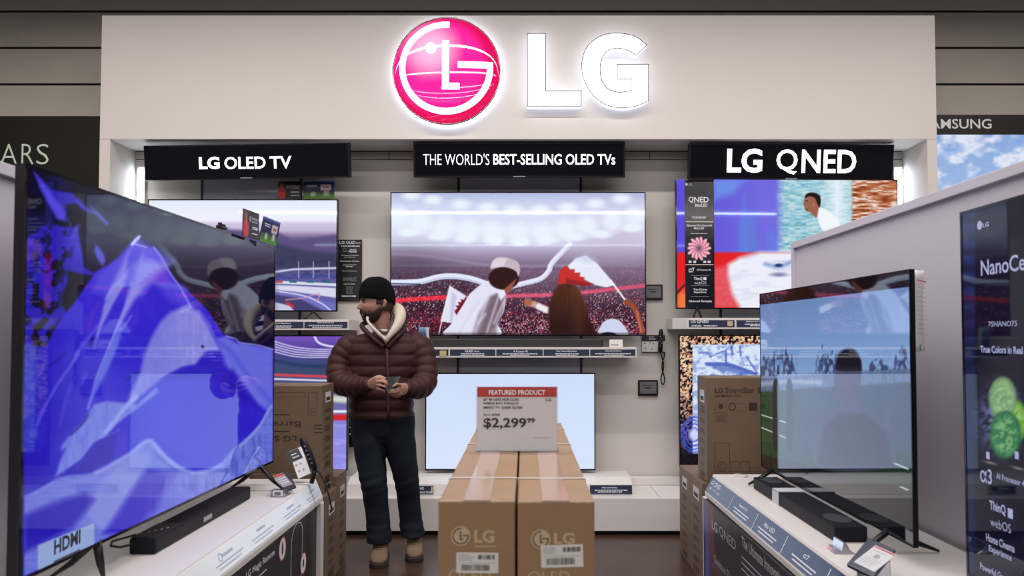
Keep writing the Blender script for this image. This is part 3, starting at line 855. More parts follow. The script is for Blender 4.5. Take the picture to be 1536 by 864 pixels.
def pic_sky(p):
    n = fbm(p.X / 26, p.Y / 15, 71, 5)
    p.vgrad([(200, (132, 166, 220)), (290, (160, 186, 228))])
    p.blend(np.clip((n - .40) * 4.5, 0, 1), (222, 228, 244)); p.blend(np.clip((fbm(p.X / 12, p.Y / 8, 75) - .5) * 3, 0, 1) * .4, (180, 186, 214))

X7 = lambda x, y: (x / 2.7, 240 + y / 2.7)
X8 = lambda x, y: (x / 2.752, 550 + y / 2.752)
def pic_mountain(p):
    """blue dusk snow peaks"""
    A = lambda q: [(30 + x / 4.32, 240 + y / 4.32) for x, y in q]
    B = lambda q: [(210 + x / 4.32, 290 + y / 4.32) for x, y in q]
    Cc = lambda q: [(30 + x / 4.32, 430 + y / 4.32) for x, y in q]
    D = lambda q: [(210 + x / 4.32, 470 + y / 4.32) for x, y in q]
    E = lambda q: [(30 + x / 4.32, 620 + y / 4.32) for x, y in q]
    F = lambda q: [(130 + x / 4.32, 600 + y / 4.32) for x, y in q]
    Y, X = p.Y, p.X
    n1 = fbm(X / 26, Y / 30, 81, 4); n2 = fbm(X / 9, Y / 12, 82, 4); nf = fbm(X / 5, Y / 22, 85, 4)
    # night sky and dark crags
    p.c[:] = p.col((11, 10, 38))
    p.blend(np.clip((X - 130) / 120, 0, 1) * 0.8, (10, 12, 34)); p.blend(np.clip((X - 330) / 60, 0, 1) * np.clip((Y - 430) / 60, 0, 1) * .7, (12, 4, 58))
    p.blend(np.clip((n1 - .5) * 4, 0, 1) * np.clip((200 - X) / 100, 0, 1) * .5, (34, 28, 120))
    p.poly(A([(92, 80), (140, 120), (200, 190), (250, 200), (340, 215), (370, 250), (440, 320), (420, 330), (360, 280), (290, 290), (300, 340), (290, 400), (240, 380), (180, 280), (130, 190)]), (50, 38, 178), 2)
    p.poly(A([(92, 80), (150, 150), (290, 330), (296, 395), (240, 380), (150, 210)]), (92, 84, 222), 3, .8)
    p.line(A([(380, 260), (430, 320), (500, 350), (560, 410)]), 5, (80, 78, 206), 3, .8); p.line(A([(460, 300), (520, 370), (565, 415)]), 3, (110, 110, 214), 2, .6)
    p.line(A([(310, 380), (330, 430)]), 3, (90, 90, 210), 2, .6)
    # left cliffs
    cl = A([(25, 500), (90, 480), (150, 425), (210, 412), (270, 432), (340, 438), (370, 430), (385, 520), (400, 600), (412, 690), (470, 730), (560, 690), (560, 800), (400, 900), (250, 1040), (140, 1300), (25, 1500)])
    p.poly(cl, (46, 34, 176), 2.2)
    cm = p.pmask(cl, 2)
    p.blend(cm * np.clip((X - 90) / 30, 0, 1) * np.clip((410 - Y) / 40, 0, 1) * .7, (86, 80, 220))
    hole = np.exp(-((X - 82) / 22) ** 2 - ((Y - 375) / 40) ** 2) + 1.2 * np.exp(-((X - 62) / 26) ** 2 - ((Y - 470) / 60) ** 2)
    p.blend(cm * np.clip((n2 - .56 + hole * .12 - .02) * 14, 0, 1) * np.clip(hole * 1.6, 0, 1), (14, 9, 42))
    p.poly(A([(315, 715), (380, 735), (470, 748), (500, 760), (470, 830), (420, 880), (400, 960), (370, 1010), (345, 1030), (300, 990), (270, 930), (285, 850), (305, 800)]), (12, 8, 34), 1.6)
    p.poly(A([(490, 545), (540, 600), (556, 650), (535, 690), (500, 640), (480, 590)]), (96, 94, 216), 2, .9); p.line(A([(380, 425), (340, 500)]), 5, (100, 98, 220), 3, .6)
    # main peak
    pk = A([(770, 497), (738, 515), (700, 560), (640, 630), (560, 690), (480, 740), (430, 810), (370, 900), (290, 1000)]) + Cc([(280, 180), (200, 330), (120, 450), (25, 530), (25, 1900), (900, 1900)]) + D([(860, 900), (860, 232), (780, 215), (640, 190), (600, 158), (540, 135)]) + B([(500, 850), (440, 760), (380, 700), (320, 640), (240, 575), (190, 500), (130, 390), (90, 350), (0, 345)]) 
    p.poly(pk, (52, 38, 202), 1.4)
    pm = p.pmask(pk, 1.4)
    p.blend(pm * np.clip((nf - .45) * 2, 0, 1) * .30, (78, 66, 220))
    p.blend(pm * np.clip((150 - X) / 110, 0, 1) * np.clip((Y - 470) / 80, 0, 1) * .55, (30, 18, 160))
    p.poly(A([(770, 500), (738, 520), (640, 630), (500, 740), (470, 850), (560, 880), (900, 700), (1000, 640), (864, 560)]), (98, 92, 222), 6, .7)
    p.poly(B([(0, 350), (90, 355), (150, 440), (210, 560), (300, 640), (330, 740), (200, 700), (80, 560), (0, 620)]), (100, 92, 224), 6, .55)
    p.poly(A([(745, 520), (700, 640), (690, 760), (600, 900), (560, 900), (620, 760), (690, 620)]), (140, 140, 228), 4, .9)
    p.poly(A([(790, 590), (800, 650), (860, 660), (1000, 660), (880, 760), (780, 880), (700, 900), (740, 760)]), (136, 134, 226), 6, .85)
    p.poly(A([(718, 560), (790, 580), (770, 650), (700, 655)]), (84, 76, 214), 2.5, .9)
    p.line(A([(772, 497), (745, 525), (728, 545)]), 4.5, (196, 206, 244), 1.6); p.line(A([(745, 545), (790, 556), (820, 566)]), 1.6, (176, 176, 238), 1)
    p.line(B([(90, 350), (140, 420), (190, 510), (260, 610), (330, 740)]), 2.2, (160, 156, 238), 1.6, .85); p.line(B([(60, 560), (140, 590), (230, 600), (300, 620)]), 6, (122, 118, 228), 4, .6)
    # pale ridges running down
    p.poly(Cc([(600, -20), (680, -20), (600, 120), (540, 240), (480, 400), (500, 280), (525, 200), (540, 130)]), (130, 136, 222), 2.5, .95)
    p.poly(Cc([(720, -20), (790, -20), (740, 90), (650, 250), (600, 360), (640, 240), (680, 120)]), (140, 144, 226), 4, .95)
    p.line(Cc([(700, 90), (660, 190), (610, 310), (560, 430), (500, 580), (470, 700), (440, 790)]), 2.6, (150, 154, 234), 1.8, .9)
    p.poly(Cc([(660, 260), (650, 340), (600, 470), (540, 600), (470, 720), (440, 780), (480, 620), (540, 480), (600, 340)]), (104, 116, 220), 3, .9)
    p.line(Cc([(720, 190), (680, 250), (650, 280)]), 3, (130, 136, 226), 2, .7)
    for a, w_, k in ((((380, 420), (330, 510), (240, 640), (150, 800), (110, 900)), 3.4, .7), (((500, 260), (420, 360), (360, 440)), 5, .5), (((430, 560), (400, 630)), 2.4, .6), (((380, 430), (350, 480)), 5, .6), (((150, 520), (90, 640), (30, 740)), 3, .35), (((330, 640), (280, 800), (260, 900)), 4, .35)):
        p.line(Cc(a), w_, (110, 110, 228), 2.4, k)
    p.line(Cc([(470, 330), (455, 375)]), 3, (26, 16, 110), 1.5); p.line(Cc([(800, 540), (740, 570), (690, 605)]), 3, (30, 16, 150), 2, .8); p.line(Cc([(300, 430), (240, 480), (180, 520)]), 2.5, (26, 14, 140), 2, .7)
    # the rounded pale hill
    hill = D([(-60, 520), (0, 390), (30, 270), (70, 170), (130, 60), (200, -10), (300, -40), (380, -20), (440, 60), (480, 150), (530, 250), (440, 250), (380, 330), (270, 352), (200, 390), (120, 440), (0, 540), (-80, 620), (-110, 640)])
    p.poly(hill, (132, 134, 216), 3.5)
    hm = p.pmask(hill, 4); p.blend(hm * np.clip((nf - .5) * 3, 0, 1) * .5, (160, 166, 226)); p.blend(hm * np.exp(-((X - 232) / 26) ** 2) * .4, (110, 108, 214))
    p.line(D([(400, 0), (450, 100), (500, 190), (540, 290)]), 4, (92, 84, 216), 3, .7); p.ell(303.8, 520, 2.2, 2.4, (30, 24, 90), .4)
    p.poly(D([(420, 255), (530, 250), (545, 320), (600, 420), (540, 500), (380, 420), (130, 430), (200, 390), (280, 350), (360, 335), (390, 290)]), (44, 28, 186), 3)
    for y in (262, 282, 304): p.line(D([(450, y), (540, y + 2)]), 1.2, (110, 110, 224), 1, .6)
    # right slope
    p.poly(D([(500, 160), (560, 150), (620, 192), (700, 200), (800, 220), (864, 236), (864, 560), (830, 620), (760, 570), (660, 440), (580, 350), (530, 260)]), (108, 114, 216), 3, .92)
    p.line(D([(560, 320), (640, 410), (740, 540), (830, 640)]), 7, (120, 128, 226), 4, .7); p.line(D([(520, 190), (600, 260), (700, 400), (840, 560)]), 4, (78, 74, 212), 4, .6)
    p.line(D([(560, 148), (620, 165), (650, 190), (760, 205), (860, 234)]), 2, (164, 172, 236), 1.5, .8)
    p.poly(D([(600, 360), (660, 450), (750, 580), (815, 640), (740, 760), (640, 870), (560, 900), (480, 880), (440, 600), (500, 480)]), (42, 24, 178), 5, .9)
    # blue hollow seen through the saddle
    hol = D([(-40, 640), (60, 500), (140, 440), (380, 425), (520, 440), (640, 560), (820, 640), (760, 740), (690, 810), (620, 880), (500, 930), (380, 960), (200, 900), (100, 840), (60, 820), (20, 815), (-60, 870), (-140, 940), (-300, 1040), (-330, 960), (-150, 760)])
    p.poly(hol, (50, 36, 198), 3, .85)
    p.blend(p.pmask(hol, 8) * np.clip((620 - X) / 300, 0, 1) * np.exp(-((X - 240) / 60) ** 2) * .4, (84, 88, 222))
    # pale tongue on the left
    tg = E([(440, 0), (400, 60), (330, 130), (270, 210), (265, 240), (300, 220), (255, 320), (230, 410), (300, 370), (400, 300), (480, 190), (540, 160), (640, 60), (760, -30), (900, -140), (880, -170), (760, -60), (560, -80), (480, -60)])
    p.poly(tg, (122, 136, 220), 2.5, .95); tm = p.pmask(tg, 3); p.blend(tm * np.clip((nf - .5) * 4, 0, 1) * .6, (92, 96, 218))
    p.line(F([(320, -20), (240, 60), (180, 140), (120, 210)]), 6, (156, 170, 236), 2.5, .8); p.line(F([(205, 195), (160, 225), (100, 240)]), 2.4, (140, 146, 236), 1.5, .9)
    p.line(E([(440, 10), (400, 70), (330, 140)]), 3, (26, 16, 130), 2, .8)
    p.poly(E([(630, 110), (540, 165), (480, 200), (400, 300), (300, 372), (300, 405), (500, 378), (600, 300), (620, 200)]), (38, 24, 176), 3, .95)
    # low foreground snow
    fg = E([(25, 535), (120, 490), (230, 425), (300, 405), (440, 390), (540, 365)]) + F([(180, 400), (280, 340), (340, 290), (380, 260), (420, 258), (460, 300), (520, 370), (600, 430), (690, 465), (800, 450), (864, 415)]) + D([(600, 880), (700, 800), (780, 720), (830, 620), (864, 560), (864, 900)]) + [(412, 692), (36, 864)]
    p.poly(fg, (112, 122, 212), 2)
    fm = p.pmask(fg, 2); p.blend(fm * np.clip((fbm(X / 22, Y / 4, 88) - .45) * 3, 0, 1) * .45, (84, 92, 206)); p.blend(fm * np.clip((X - 250) / 60, 0, 1) * np.clip((nf - .45) * 4, 0, 1) * .5, (62, 74, 170))
    p.line(F([(60, 470), (180, 410), (290, 345), (350, 290), (385, 268), (420, 266), (455, 305), (520, 375), (600, 437), (690, 470), (800, 455), (864, 425)]), 6, (150, 162, 230), 3, .8)
    p.line(D([(650, 860), (740, 770), (800, 690), (850, 600)]), 3.5, (150, 162, 230), 2, .8)
    p.line(F([(440, 340), (500, 400), (560, 440)]), 1.6, (60, 70, 150), 1.5, .6)
    p.poly(F([(300, 340), (420, 330), (400, 420), (330, 540), (220, 700), (110, 864), (50, 800), (0, 740), (60, 560), (180, 440)]), (130, 138, 216), 5, .9)
    p.poly(F([(400, 460), (500, 480), (560, 490), (500, 600), (440, 720), (280, 864), (110, 864), (200, 740), (300, 580), (360, 490)]), (44, 28, 190), 6, .95)
    p.blend(p.pmask(F([(440, 480), (700, 480), (620, 640), (400, 760)]), 10) * np.clip((nf - .4) * 4, 0, 1) * .7, (92, 98, 208))
    p.poly(E([(25, 665), (150, 610), (280, 560), (420, 520), (480, 560), (420, 640), (340, 740), (120, 860), (25, 900)]), (36, 22, 176), 6, .95)
    # on-screen white note with the connector wordmark
    p.c = np.clip(p.c, 0, 1) ** 1.10
    p.poly([X8(155, 738), X8(388, 646), X8(390, 742), X8(158, 846)], (140, 160, 206), 0.8)

X5r = lambda x, y: (1120 + x / 3.322, 380 + y / 3.322)
X6r = lambda x, y: (1040 + x / 3.54, 620 + y / 3.54)
def pic_pitch(p):
    # slanted picture inside a black letterbox
    top = 457.5 + (p.X - 1140) * (430.5 - 457.5) / 222
    p.c[:] = p.col((3, 3, 5))
    t = p.Y - top
    for k in range(3):
        p.c[..., k] = np.interp(t, [0, 40, 100, 128, 150], [a / 255. for a in ((106, 116, 124, 136, 126)[0:5] if k == 0 else (138, 148, 158, 168, 160) if k == 1 else (190, 200, 206, 214, 208))])
    n = fbm(p.X / 3, p.Y / 8, 101, 4)
    # trees on the horizon (slanting)
    hz = 561 - (p.X - 1140) * 0.05
    for x, w_, h_ in ((1146, 10, 30), (1160, 12, 38), (1178, 14, 40), (1188, 10, 28), (1236, 14, 44), (1248, 10, 38), (1352, 12, 34), (1318, 16, 16)):
        m = np.clip(1 - ((p.X - x) / w_) ** 2 - ((p.Y - hz) / h_) ** 2, 0, 1) * (p.Y < hz + 4)
        p.blend(np.clip(m * 3, 0, 1) * np.clip((n - .38) * 4, 0, 1) * .85, (44, 52, 92))
    p.poly([(1140, 566), (1366, 552), (1366, 582), (1140, 600)], (54, 66, 96), 3, .8, tex=0.5 + 0.5 * n)
    # pitch
    g = np.clip((p.Y - (585 - (p.X - 1140) * 0.06)) / 6, 0, 1)
    p.blend(g, (14, 56, 26)); p.blend(g * np.clip((fbm(p.X / 20, p.Y / 5, 103) - .45) * 3, 0, 1) * .5, (22, 78, 36)); p.blend(g * np.clip((p.X - 1195) / 30, 0, 1) * np.clip((625 - p.Y) / 30, 0, 1) * .6, (70, 92, 110)); p.blend(g * (fbm(p.X / 1.6, p.Y / 3, 107) > .70) * (p.Y < 604) * (p.X > 1190) * .5, (170, 180, 206)); p.blend(np.clip((p.Y - 660) / 40, 0, 1) * .5, (8, 24, 14)); p.blend(g * np.clip((p.X - 1186) / 12, 0, 1) * np.clip((690 - p.Y) / 20, 0, 1) * .75, (44, 52, 92))  # last blend paints a bluish tone where the white screen's reflection falls
    p.line([(1140, 576), (1186, 572), (1230, 574)], 6, (190, 200, 214), 3, .6, sm=False)
    p.line([X6r(362, 8), X6r(510, 55)], 1.6, (206, 214, 230), .7, sm=False); p.line([X6r(362, 75), X6r(495, 132)], 1.6, (206, 214, 230), .7, sm=False)
    p.line([X6r(1060, 262), X6r(1140, 296)], 2, (206, 214, 230), .7, sm=False); p.line([X6r(1100, 390), X6r(1140, 408)], 2, (206, 214, 230), .7, sm=False)
    # standing figures
    for x in (1164, 1184):
        p.poly([(x - 4, 576), (x, 568), (x + 4, 576), (x + 4.5, 610), (x + 4, 670), (x - 4, 670), (x - 4.5, 610)], (14, 14, 20), 1, sm=True)
    p.line([(1328, 612), (1330, 640), (1326, 668)], 9, (60, 56, 96), 2, .8, sm=False); p.ell(1308, 642, 5, 2.5, (220, 228, 240), .4)
    # person with dark hair seen from behind, in the middle of the shot
    p.poly([(1254, 548), (1258, 530), (1270, 522), (1284, 526), (1292, 542), (1292, 560), (1290, 588), (1284, 604), (1296, 616), (1326, 640), (1336, 700), (1226, 700), (1230, 640), (1254, 616), (1262, 604), (1254, 590), (1251, 570)], (60, 54, 84), 1.6, .85, sm=True)
    p.poly([(1253, 555), (1257, 533), (1268, 524), (1282, 526), (1291, 540), (1293, 556), (1270, 557)], (12, 10, 24), 1)
    p.poly([(1226, 700), (1236, 640), (1260, 620), (1300, 620), (1330, 648), (1340, 700)], (14, 16, 36), 4, .85)
    # letterbox bottom
    bot = 680 + (p.X - 1140) * 0.25
    p.blend(np.clip((p.Y - (706 + (p.X - 1140) * 0.0)) / 3, 0, 1) * 0, (0, 0, 0))
    p.blend(np.clip((p.Y - bot) / 1.5, 0, 1), (3, 3, 5))
    p.blend((t < 0) * 1.0, (3, 3, 5))
def pic_nano(p):
    p.c[:] = p.col((9, 10, 34))
    m = np.clip((p.X - 1462) / 4, 0, 1)
    p.blend(np.clip((1464 - p.X) / 3, 0, 1) * (0.35 + .4 * (np.sin(p.Y / 24 * 2 * math.pi) > 0) * np.clip((620 - p.Y) / 200, 0, 1)), (34, 44, 104))
    p.blend(m, (10, 9, 30))
    for y in (505, 505.8): p.line([(1464, y), (1540, y)], 1, (110, 110, 130), .5, .7, sm=False)
    p.line([(1464, 690), (1540, 705)], 1.2, (150, 140, 130), .5, .8, sm=False)
    # water splash and lime
    s = fbm(p.X / 5, p.Y / 5, 111, 4)
    r = np.sqrt(((p.X - 1500) / 42) ** 2 + ((p.Y - 628) / 62) ** 2)
    p.blend(np.clip(1.1 - r, 0, 1) * np.clip((s - .36) * 5, 0, 1), (128, 138, 200))
    for (x, y, rx, ry, c) in ((1518, 632, 24, 34, (84, 134, 40)), (1504, 598, 21, 33, (96, 132, 92)), (1508, 652, 24, 36, (28, 96, 58))):
        p.ell(x, y, rx, ry, c, .06); p.ell(x, y, rx * .82, ry * .84, tuple(min(255, int(k * 1.12 + 14)) for k in c), .10, .8); p.blend(np.clip(1 - np.hypot((p.X - x) / rx, (p.Y - y) / ry), 0, .45) * 1.2 * (fbm(p.X / 3, p.Y / 4, 113) > .5), (176, 206, 140))
        for a in range(0, 360, 45): p.line([(x, y), (x + rx * .8 * math.cos(math.radians(a)), y + ry * .8 * math.sin(math.radians(a)))], .8, c, .6, .7, sm=False)

# ================================================================== televisions of the bay
def wall_tv(label, x0, y0, x1, y1, Y, painter, res, yaw=0.0, strength=1.0, **kw):
    U = Vector((math.cos(yaw), math.sin(yaw), 0))
    fr = Frame(P(x0, y1, Y), U, (0, 0, 1))
    w_, h_ = fr.uv(x1, (y0 + y1) / 2)[0], fr.uv(x0 + 1, y0)[1]
    root = television(label, fr, w_, h_, painter, res, strength, **kw)
    return root, fr, w_, h_
YT = 5.96
# wall arms belong to the televisions; each television stands or hangs in front of the equipment rail
def wall_mount(root, fr, w_, h_):
    b = MB(); c = fr.at(w_ / 2, h_ / 2, -0.05)
    b.box(c.x - 0.16, c.x + 0.16, c.y + 0.022, YB - 0.0165, c.z - 0.12, c.z + 0.12)
    b.build('wall_mount', M_dark, root)
t = wall_tv('large television showing a stadium crowd with waving flags, above a slim soundbar', 584.5, 288, 969, 504, YT, pic_stadium, (384, 216), spec=0.35); wall_mount(*t)
t1 = wall_tv('television showing a racing circuit, standing on the bay shelf beside the black spec sheet', 219, 299, 506, 467.5, YT - 0.03, pic_race, (288, 168), spec=0.3); wall_mount(*t1)
t = wall_tv('blank glowing white television standing low on the plinth riser', 637.5, 559.5, 893, 705.5, 5.92, pic_blank, (24, 14), spec=0.3)
wall_mount(*t)
def feet(root, fr, w_, z, us=(0.15, 0.85), depth=0.20, spread=0.05, m=None):
    for u in us:
        a = fr.at(w_ * u, 0.01, -0.02)
        b = MB()
        for s in (-1, 1):
            e = fr.at(w_ * u + s * spread, 0, -0.02); e.z = z
            e2 = e + fr.N * (depth / 2 if s > 0 else -depth / 2)
            if e2.y > YB - 0.03: e2.y = YB - 0.03
            b.tube([a, e2 + Vector((0, 0, 0.008))], 0.008, 8, squash=0.7)
        b.build('leg', m or M_black, root)
feet(t[0], t[1], t[2], zz + 0.035 + 0.0005, (0.2, 0.8), 0.12)
t = wall_tv('television showing a curving race track, low in the bay behind the stacked cartons', 318, 503, 521.5, 706, 5.92, pic_track, (210, 204), spec=0.3); wall_mount(*t)
t2 = wall_tv('television showing a footballer in white, with a black spec strip down one side', 1014.5, 267.5, 1348, 463.5, YT - 0.04, pic_player, (334, 196), yaw=math.radians(1.5), spec=0.3); wall_mount(*t2)
t = wall_tv('television showing blue linework in a gilded frame, low in the bay behind a tall carton', 1019.5, 502.5, 1300, 701, 5.92, pic_ornate, (281, 198), spec=0.3); wall_mount(*t)

# neighbouring brand wall
fr = Frame(P(1330, 292, 6.40), (1, 0, 0), (0, 0, 1))
w_, h_ = fr.uv(1660, 292)[0], fr.uv(1400, 172)[1]
root = thing('video_wall_sign', 'black topped sign and bright cloud sky picture on the plank wall beyond the bay', 'sign', fr.at(w_ / 2, 0, -0.05))
b = MB(); b.slab(fr.at(0, 0, -0.098), fr.U * w_, fr.V * h_, fr.N * 0.096); b.build('cabinet', mat('sign_charcoal', (0.028, 0.026, 0.026, 1), 0.5), root)
f2 = Frame(fr.at(0.02, 0.02, 0), fr.U, fr.V)
picture_mesh('picture_panel', f2, w_ - 0.04, f2.uv(1400, 202)[1], 260, 70, pic_sky, screen_material('display_1_0.3_0.3', 1.0, 0.3, 0.3), root)
b = MB(); b.text(fr, 'SAMSUNG', 1385, 178.5, 1487, 193, 0.012); b.build('lettering', mat('silver_letters', (0.5, 0.48, 0.46, 1), 0.4, emit=C(160, 155, 150), es=0.8), root)
fr = Frame(P(-110, 420, 6.44), (1, 0, 0), (0, 0, 1))
w_, h_ = fr.uv(149.5, 300)[0], fr.uv(50, 174)[1]
root = thing('department_sign', 'dark green sign board with thin pale capital letters on the plank wall', 'sign', fr.at(w_ / 2, 0, -0.02))
b = MB(); b.slab(fr.at(0, 0, -0.055), fr.U * w_, fr.V * h_, fr.N * 0.053)
b.build('board', mat('dark_green', (0.0085, 0.0095, 0.004, 1), 0.6), root)
b = MB()
for ch, a, c in (('A', 0.5, 26), ('R', 32, 51), ('S', 54.5, 73.5)): b.text(fr, ch, a, 216, c, 246 if ch != 'S' else 246.5, -0.012)
b.build('lettering', mat('pale_letters', (0.60, 0.63, 0.55, 1), 0.4, emit=(0.6, 0.65, 0.55, 1), es=0.25), root)  # faint emission added to brighten the unlit letters

# ================================================================== bay shelves with plaque strips
def printed_material(name='printed_picture', rough=0.4, spec=0.5):
    if name in MATS: return MATS[name]
    m = bpy.data.materials.new(name); m.use_nodes = True
    nt = m.node_tree; b = nt.nodes['Principled BSDF']
    at = nt.nodes.new('ShaderNodeAttribute'); at.attribute_name = 'picture'
    nt.links.new(at.outputs['Color'], b.inputs['Base Color'])
    b.inputs['Roughness'].default_value = rough; b.inputs['Specular IOR Level'].default_value = spec
    MATS[name] = m
    return m

def bay_shelf(label, x0, x1, y0, y1, Y, plaques, chamfer=0.0):
    a, c = P(x0, y1, Y), P(x1, y0, Y)
    root = thing('bay_shelf', label, 'shelf', ((a.x + c.x) / 2, YB, a.z))
    b = MB()
    yb = YB - 0.018
    b.prism([(a.x + chamfer * 0, Y, a.z), (c.x, Y, a.z), (c.x, yb, a.z), (a.x - chamfer, yb, a.z), (a.x - chamfer, Y + 0.1 * (chamfer > 0), a.z)][: 5 if chamfer else 4], (0, 0, c.z - a.z))
    b.build('board', M_white, root, bevel=0.002)
    fr = flat(x0, y1, Y - 0.003)
    for (p0, p1, words) in plaques:
        u0, u1 = fr.uv(p0, y1)[0], fr.uv(p1, y1)[0]
        v0, v1 = fr.uv(x0, y1 - 3)[1], fr.uv(x0, y0 + 3.2)[1]
        b = MB(); b.slab(fr.at(u0, v0, -0.0025), fr.U * (u1 - u0), fr.V * (v1 - v0), fr.N * 0.0025)
        pl = b.build('plaque', M_navymatt, root)
        b = MB()
        for wd in words:
            if wd[0] is None: greek(b, fr, wd[1], wd[2], wd[3], 1.3)
            elif wd[0] == '#': b.mi = 1; b.bar(fr, *wd[1:5]); b.mi = 0
            else: b.text(fr, *wd[:5], bold=wd[5] if len(wd) > 5 else 0.02)
        b.build('lettering', [M_print, M_gold], pl)
    return root, fr
YS = 5.80
bay_shelf('white shelf with navy plaques under the stadium television', 600, 955, 521, 536.5, YS,
          [(603, 672.5, [('#', 659.5, 525.8, 669.5, 534)]), (675, 743, [('OLED evo', 697, 525.2, 719, 528.2), (None, 690, 727, (530.6, 533))]),
           (744.5, 814, [('AI Processor 4K', 770, 525.5, 792, 528.5), (None, 749, 808, (530.8,)), (None, 765, 796, (533.2,))]),
           (815.5, 884, [('True Cinema Experience', 834, 525.4, 865, 528.4), (None, 830, 870, (530.8, 533.4))]),
           (885.5, 953, [('Next Level Gaming', 908, 525, 932, 528), (None, 892, 948, (530.6,)), (None, 902, 940, (533.2,))])])
bay_shelf('white shelf with navy plaques under the racing circuit television, beside the man', 300, 523, 479.5, 495, YS,
          [(380, 455, [('True Cinema Experience', 402, 483.5, 436, 486.5), (None, 400, 440, (489, 491.6))]),
           (456.5, 521, [('Next Level Gaming', 476, 482.6, 501, 485.6), (None, 462, 516, (488.4, 491))])])
bay_shelf('white shelf with navy plaques under the footballer television', 1031, 1320, 477, 493.5, YS,
          [(1033.5, 1102, [('LG QNED', 1036, 480.2, 1063, 485, 0.03), ('QNED85', 1036.5, 487.2, 1052, 490.4), (None, 1054, 1076, (488.8,)), ('#', 1091, 481.5, 1099, 489)]),
           (1105, 1180, [('Quantum Dot NanoCell', 1119, 481, 1150, 483.5), (None, 1116, 1150, (486.4,)), (None, 1122, 1150, (488.6,))])], chamfer=0.09)
# feet of the shelf televisions
fx = P(1030, 477, 5.9)
shelf_top = P(1100, 477, YS).z
a = P(1046, 462, 5.90)
for s, nm in ((1046, 0), (1316, 0)):
    b = MB()
    a = P(s, 461, 5.90)
    for e in ((-0.045, 5.83), (0.045, 5.97)):
        b.tube([a, (a.x + e[0], e[1], shelf_top + 0.006)], 0.009, 8, squash=0.7)
    b.build('leg', M_black, t2[0])
st_ = P(1100, 479.5, YS).z
for s in (250, 470):
    b = MB(); a = P(s, 467, 5.91)
    for e in ((-0.045, 5.85), (0.045, 5.97)):
        b.tube([a, (a.x + e[0], e[1], st_ + 0.006)], 0.008, 8, squash=0.7)
    b.build('leg', M_black, t1[0])

def soundbar(label, a, b_, z, w, h, loc, details=None, name='soundbar', col=None):
    pass
# slim soundbar under the stadium picture
zsh = P(787, 521, YS).z
a, c = P(649, 519, 5.84), P(904, 506, 5.84)
root = thing('soundbar', 'slim dark soundbar lying on the white shelf under the stadium television', 'soundbar', ((a.x + c.x) / 2, 5.88, zsh))
MB().box(a.x, c.x, 5.835, 5.93, zsh + 0.0005, zsh + 0.062).build('body', mat('bar_grey', (0.022, 0.022, 0.023, 1), 0.5), root, bevel=0.006)
b = MB(); b.box(c.x - 0.012, c.x + 0.0015, 5.8355, 5.929, zsh + 0.004, zsh + 0.058); b.build('end_cap', M_black, root, bevel=0.003)
# small white tag by the soundbar
a, c = P(914, 515.5, 5.83), P(934, 509.5, 5.83)
root = thing('price_tag', 'tiny white electronic price tag on the shelf at the soundbar end', 'price tag', ((a.x + c.x) / 2, 5.83, zsh))
MB().prism([(a.x, 5.815, zsh + 0.0005), (a.x, 5.85, zsh + 0.0005), (a.x, 5.838, c.z), (a.x, 5.828, c.z)], (c.x - a.x, 0, 0)).build('body', M_label, root, bevel=0.002)
f = Frame((a.x, 5.815, zsh), (1, 0, 0), (0, 0.013, c.z - zsh))
b = MB(); b.barm(f, 0.01, 0.012, 0.065, 0.026, 0.001); b.build('display', mat('eink_grey', (0.35, 0.34, 0.33, 1), 0.4), root)
# blue white carton edge peeking beside the man's shoulder
a, c = P(628, 519, 5.84), P(643.5, 491, 5.84)
root = thing('display_card', 'small blue and white card standing on the shelf just past the man\'s shoulder', 'card', ((a.x + c.x) / 2, 5.84, zsh))
f = Frame((a.x, 5.832, zsh + 0.0005), (1, 0, 0), (0, 0, 1)); w_, h_ = c.x - a.x, c.z - zsh
def pic_card(p):
    p.vgrad([(491, (150, 180, 214)), (500, (60, 90, 140)), (519, (24, 40, 84))]); p.line([(640.5, 490), (643.5, 520)], 4, (206, 206, 206), .6)
MB().slab(f.at(0, 0, -0.012), f.U * w_, f.V * h_, f.N * 0.0115).build('stock', M_paper, root)
picture_mesh('print', f, w_, h_, 16, 28, pic_card, printed_material(), root)

# ---- cards and spec sheet on the wall
def promo_card(label, fr, w_, h_, painter, res=(60, 50), lettering=None, name='promo_card', group=None):
    root = thing(name, label, 'card', fr.at(w_ / 2, 0, -0.002), group=group)
    MB().slab(fr.at(0, 0, -0.004), fr.U * w_, fr.V * h_, fr.N * 0.0036).build('stock', M_ink, root)
    picture_mesh('print', fr, w_, h_, res[0], res[1], painter, printed_material(), root)
    if lettering:
        b = MB(); lettering(b, fr, w_, h_); b.build('lettering', [M_print, M_red], root)
    return root
def card_player(x0, y0, x1, y1):
    def f(p):
        u = (p.X - x0) / (x1 - x0); v = (p.Y - y0) / (y1 - y0)
        q = Pic(u, v); q.c[:] = q.col((26, 18, 24))
        q.blend(np.clip(.5 - u, 0, 1) * np.clip(1 - v, 0, 1), (214, 130, 60))
        q.poly([(.02, .95), (.04, .5), (.14, .34), (.26, .36), (.34, .6), (.3, .98)], (206, 34, 36), .03, sm=True)
        q.ell(.18, .24, .07, .12, (150, 96, 76), .2)
        p.c = q.c
    return f
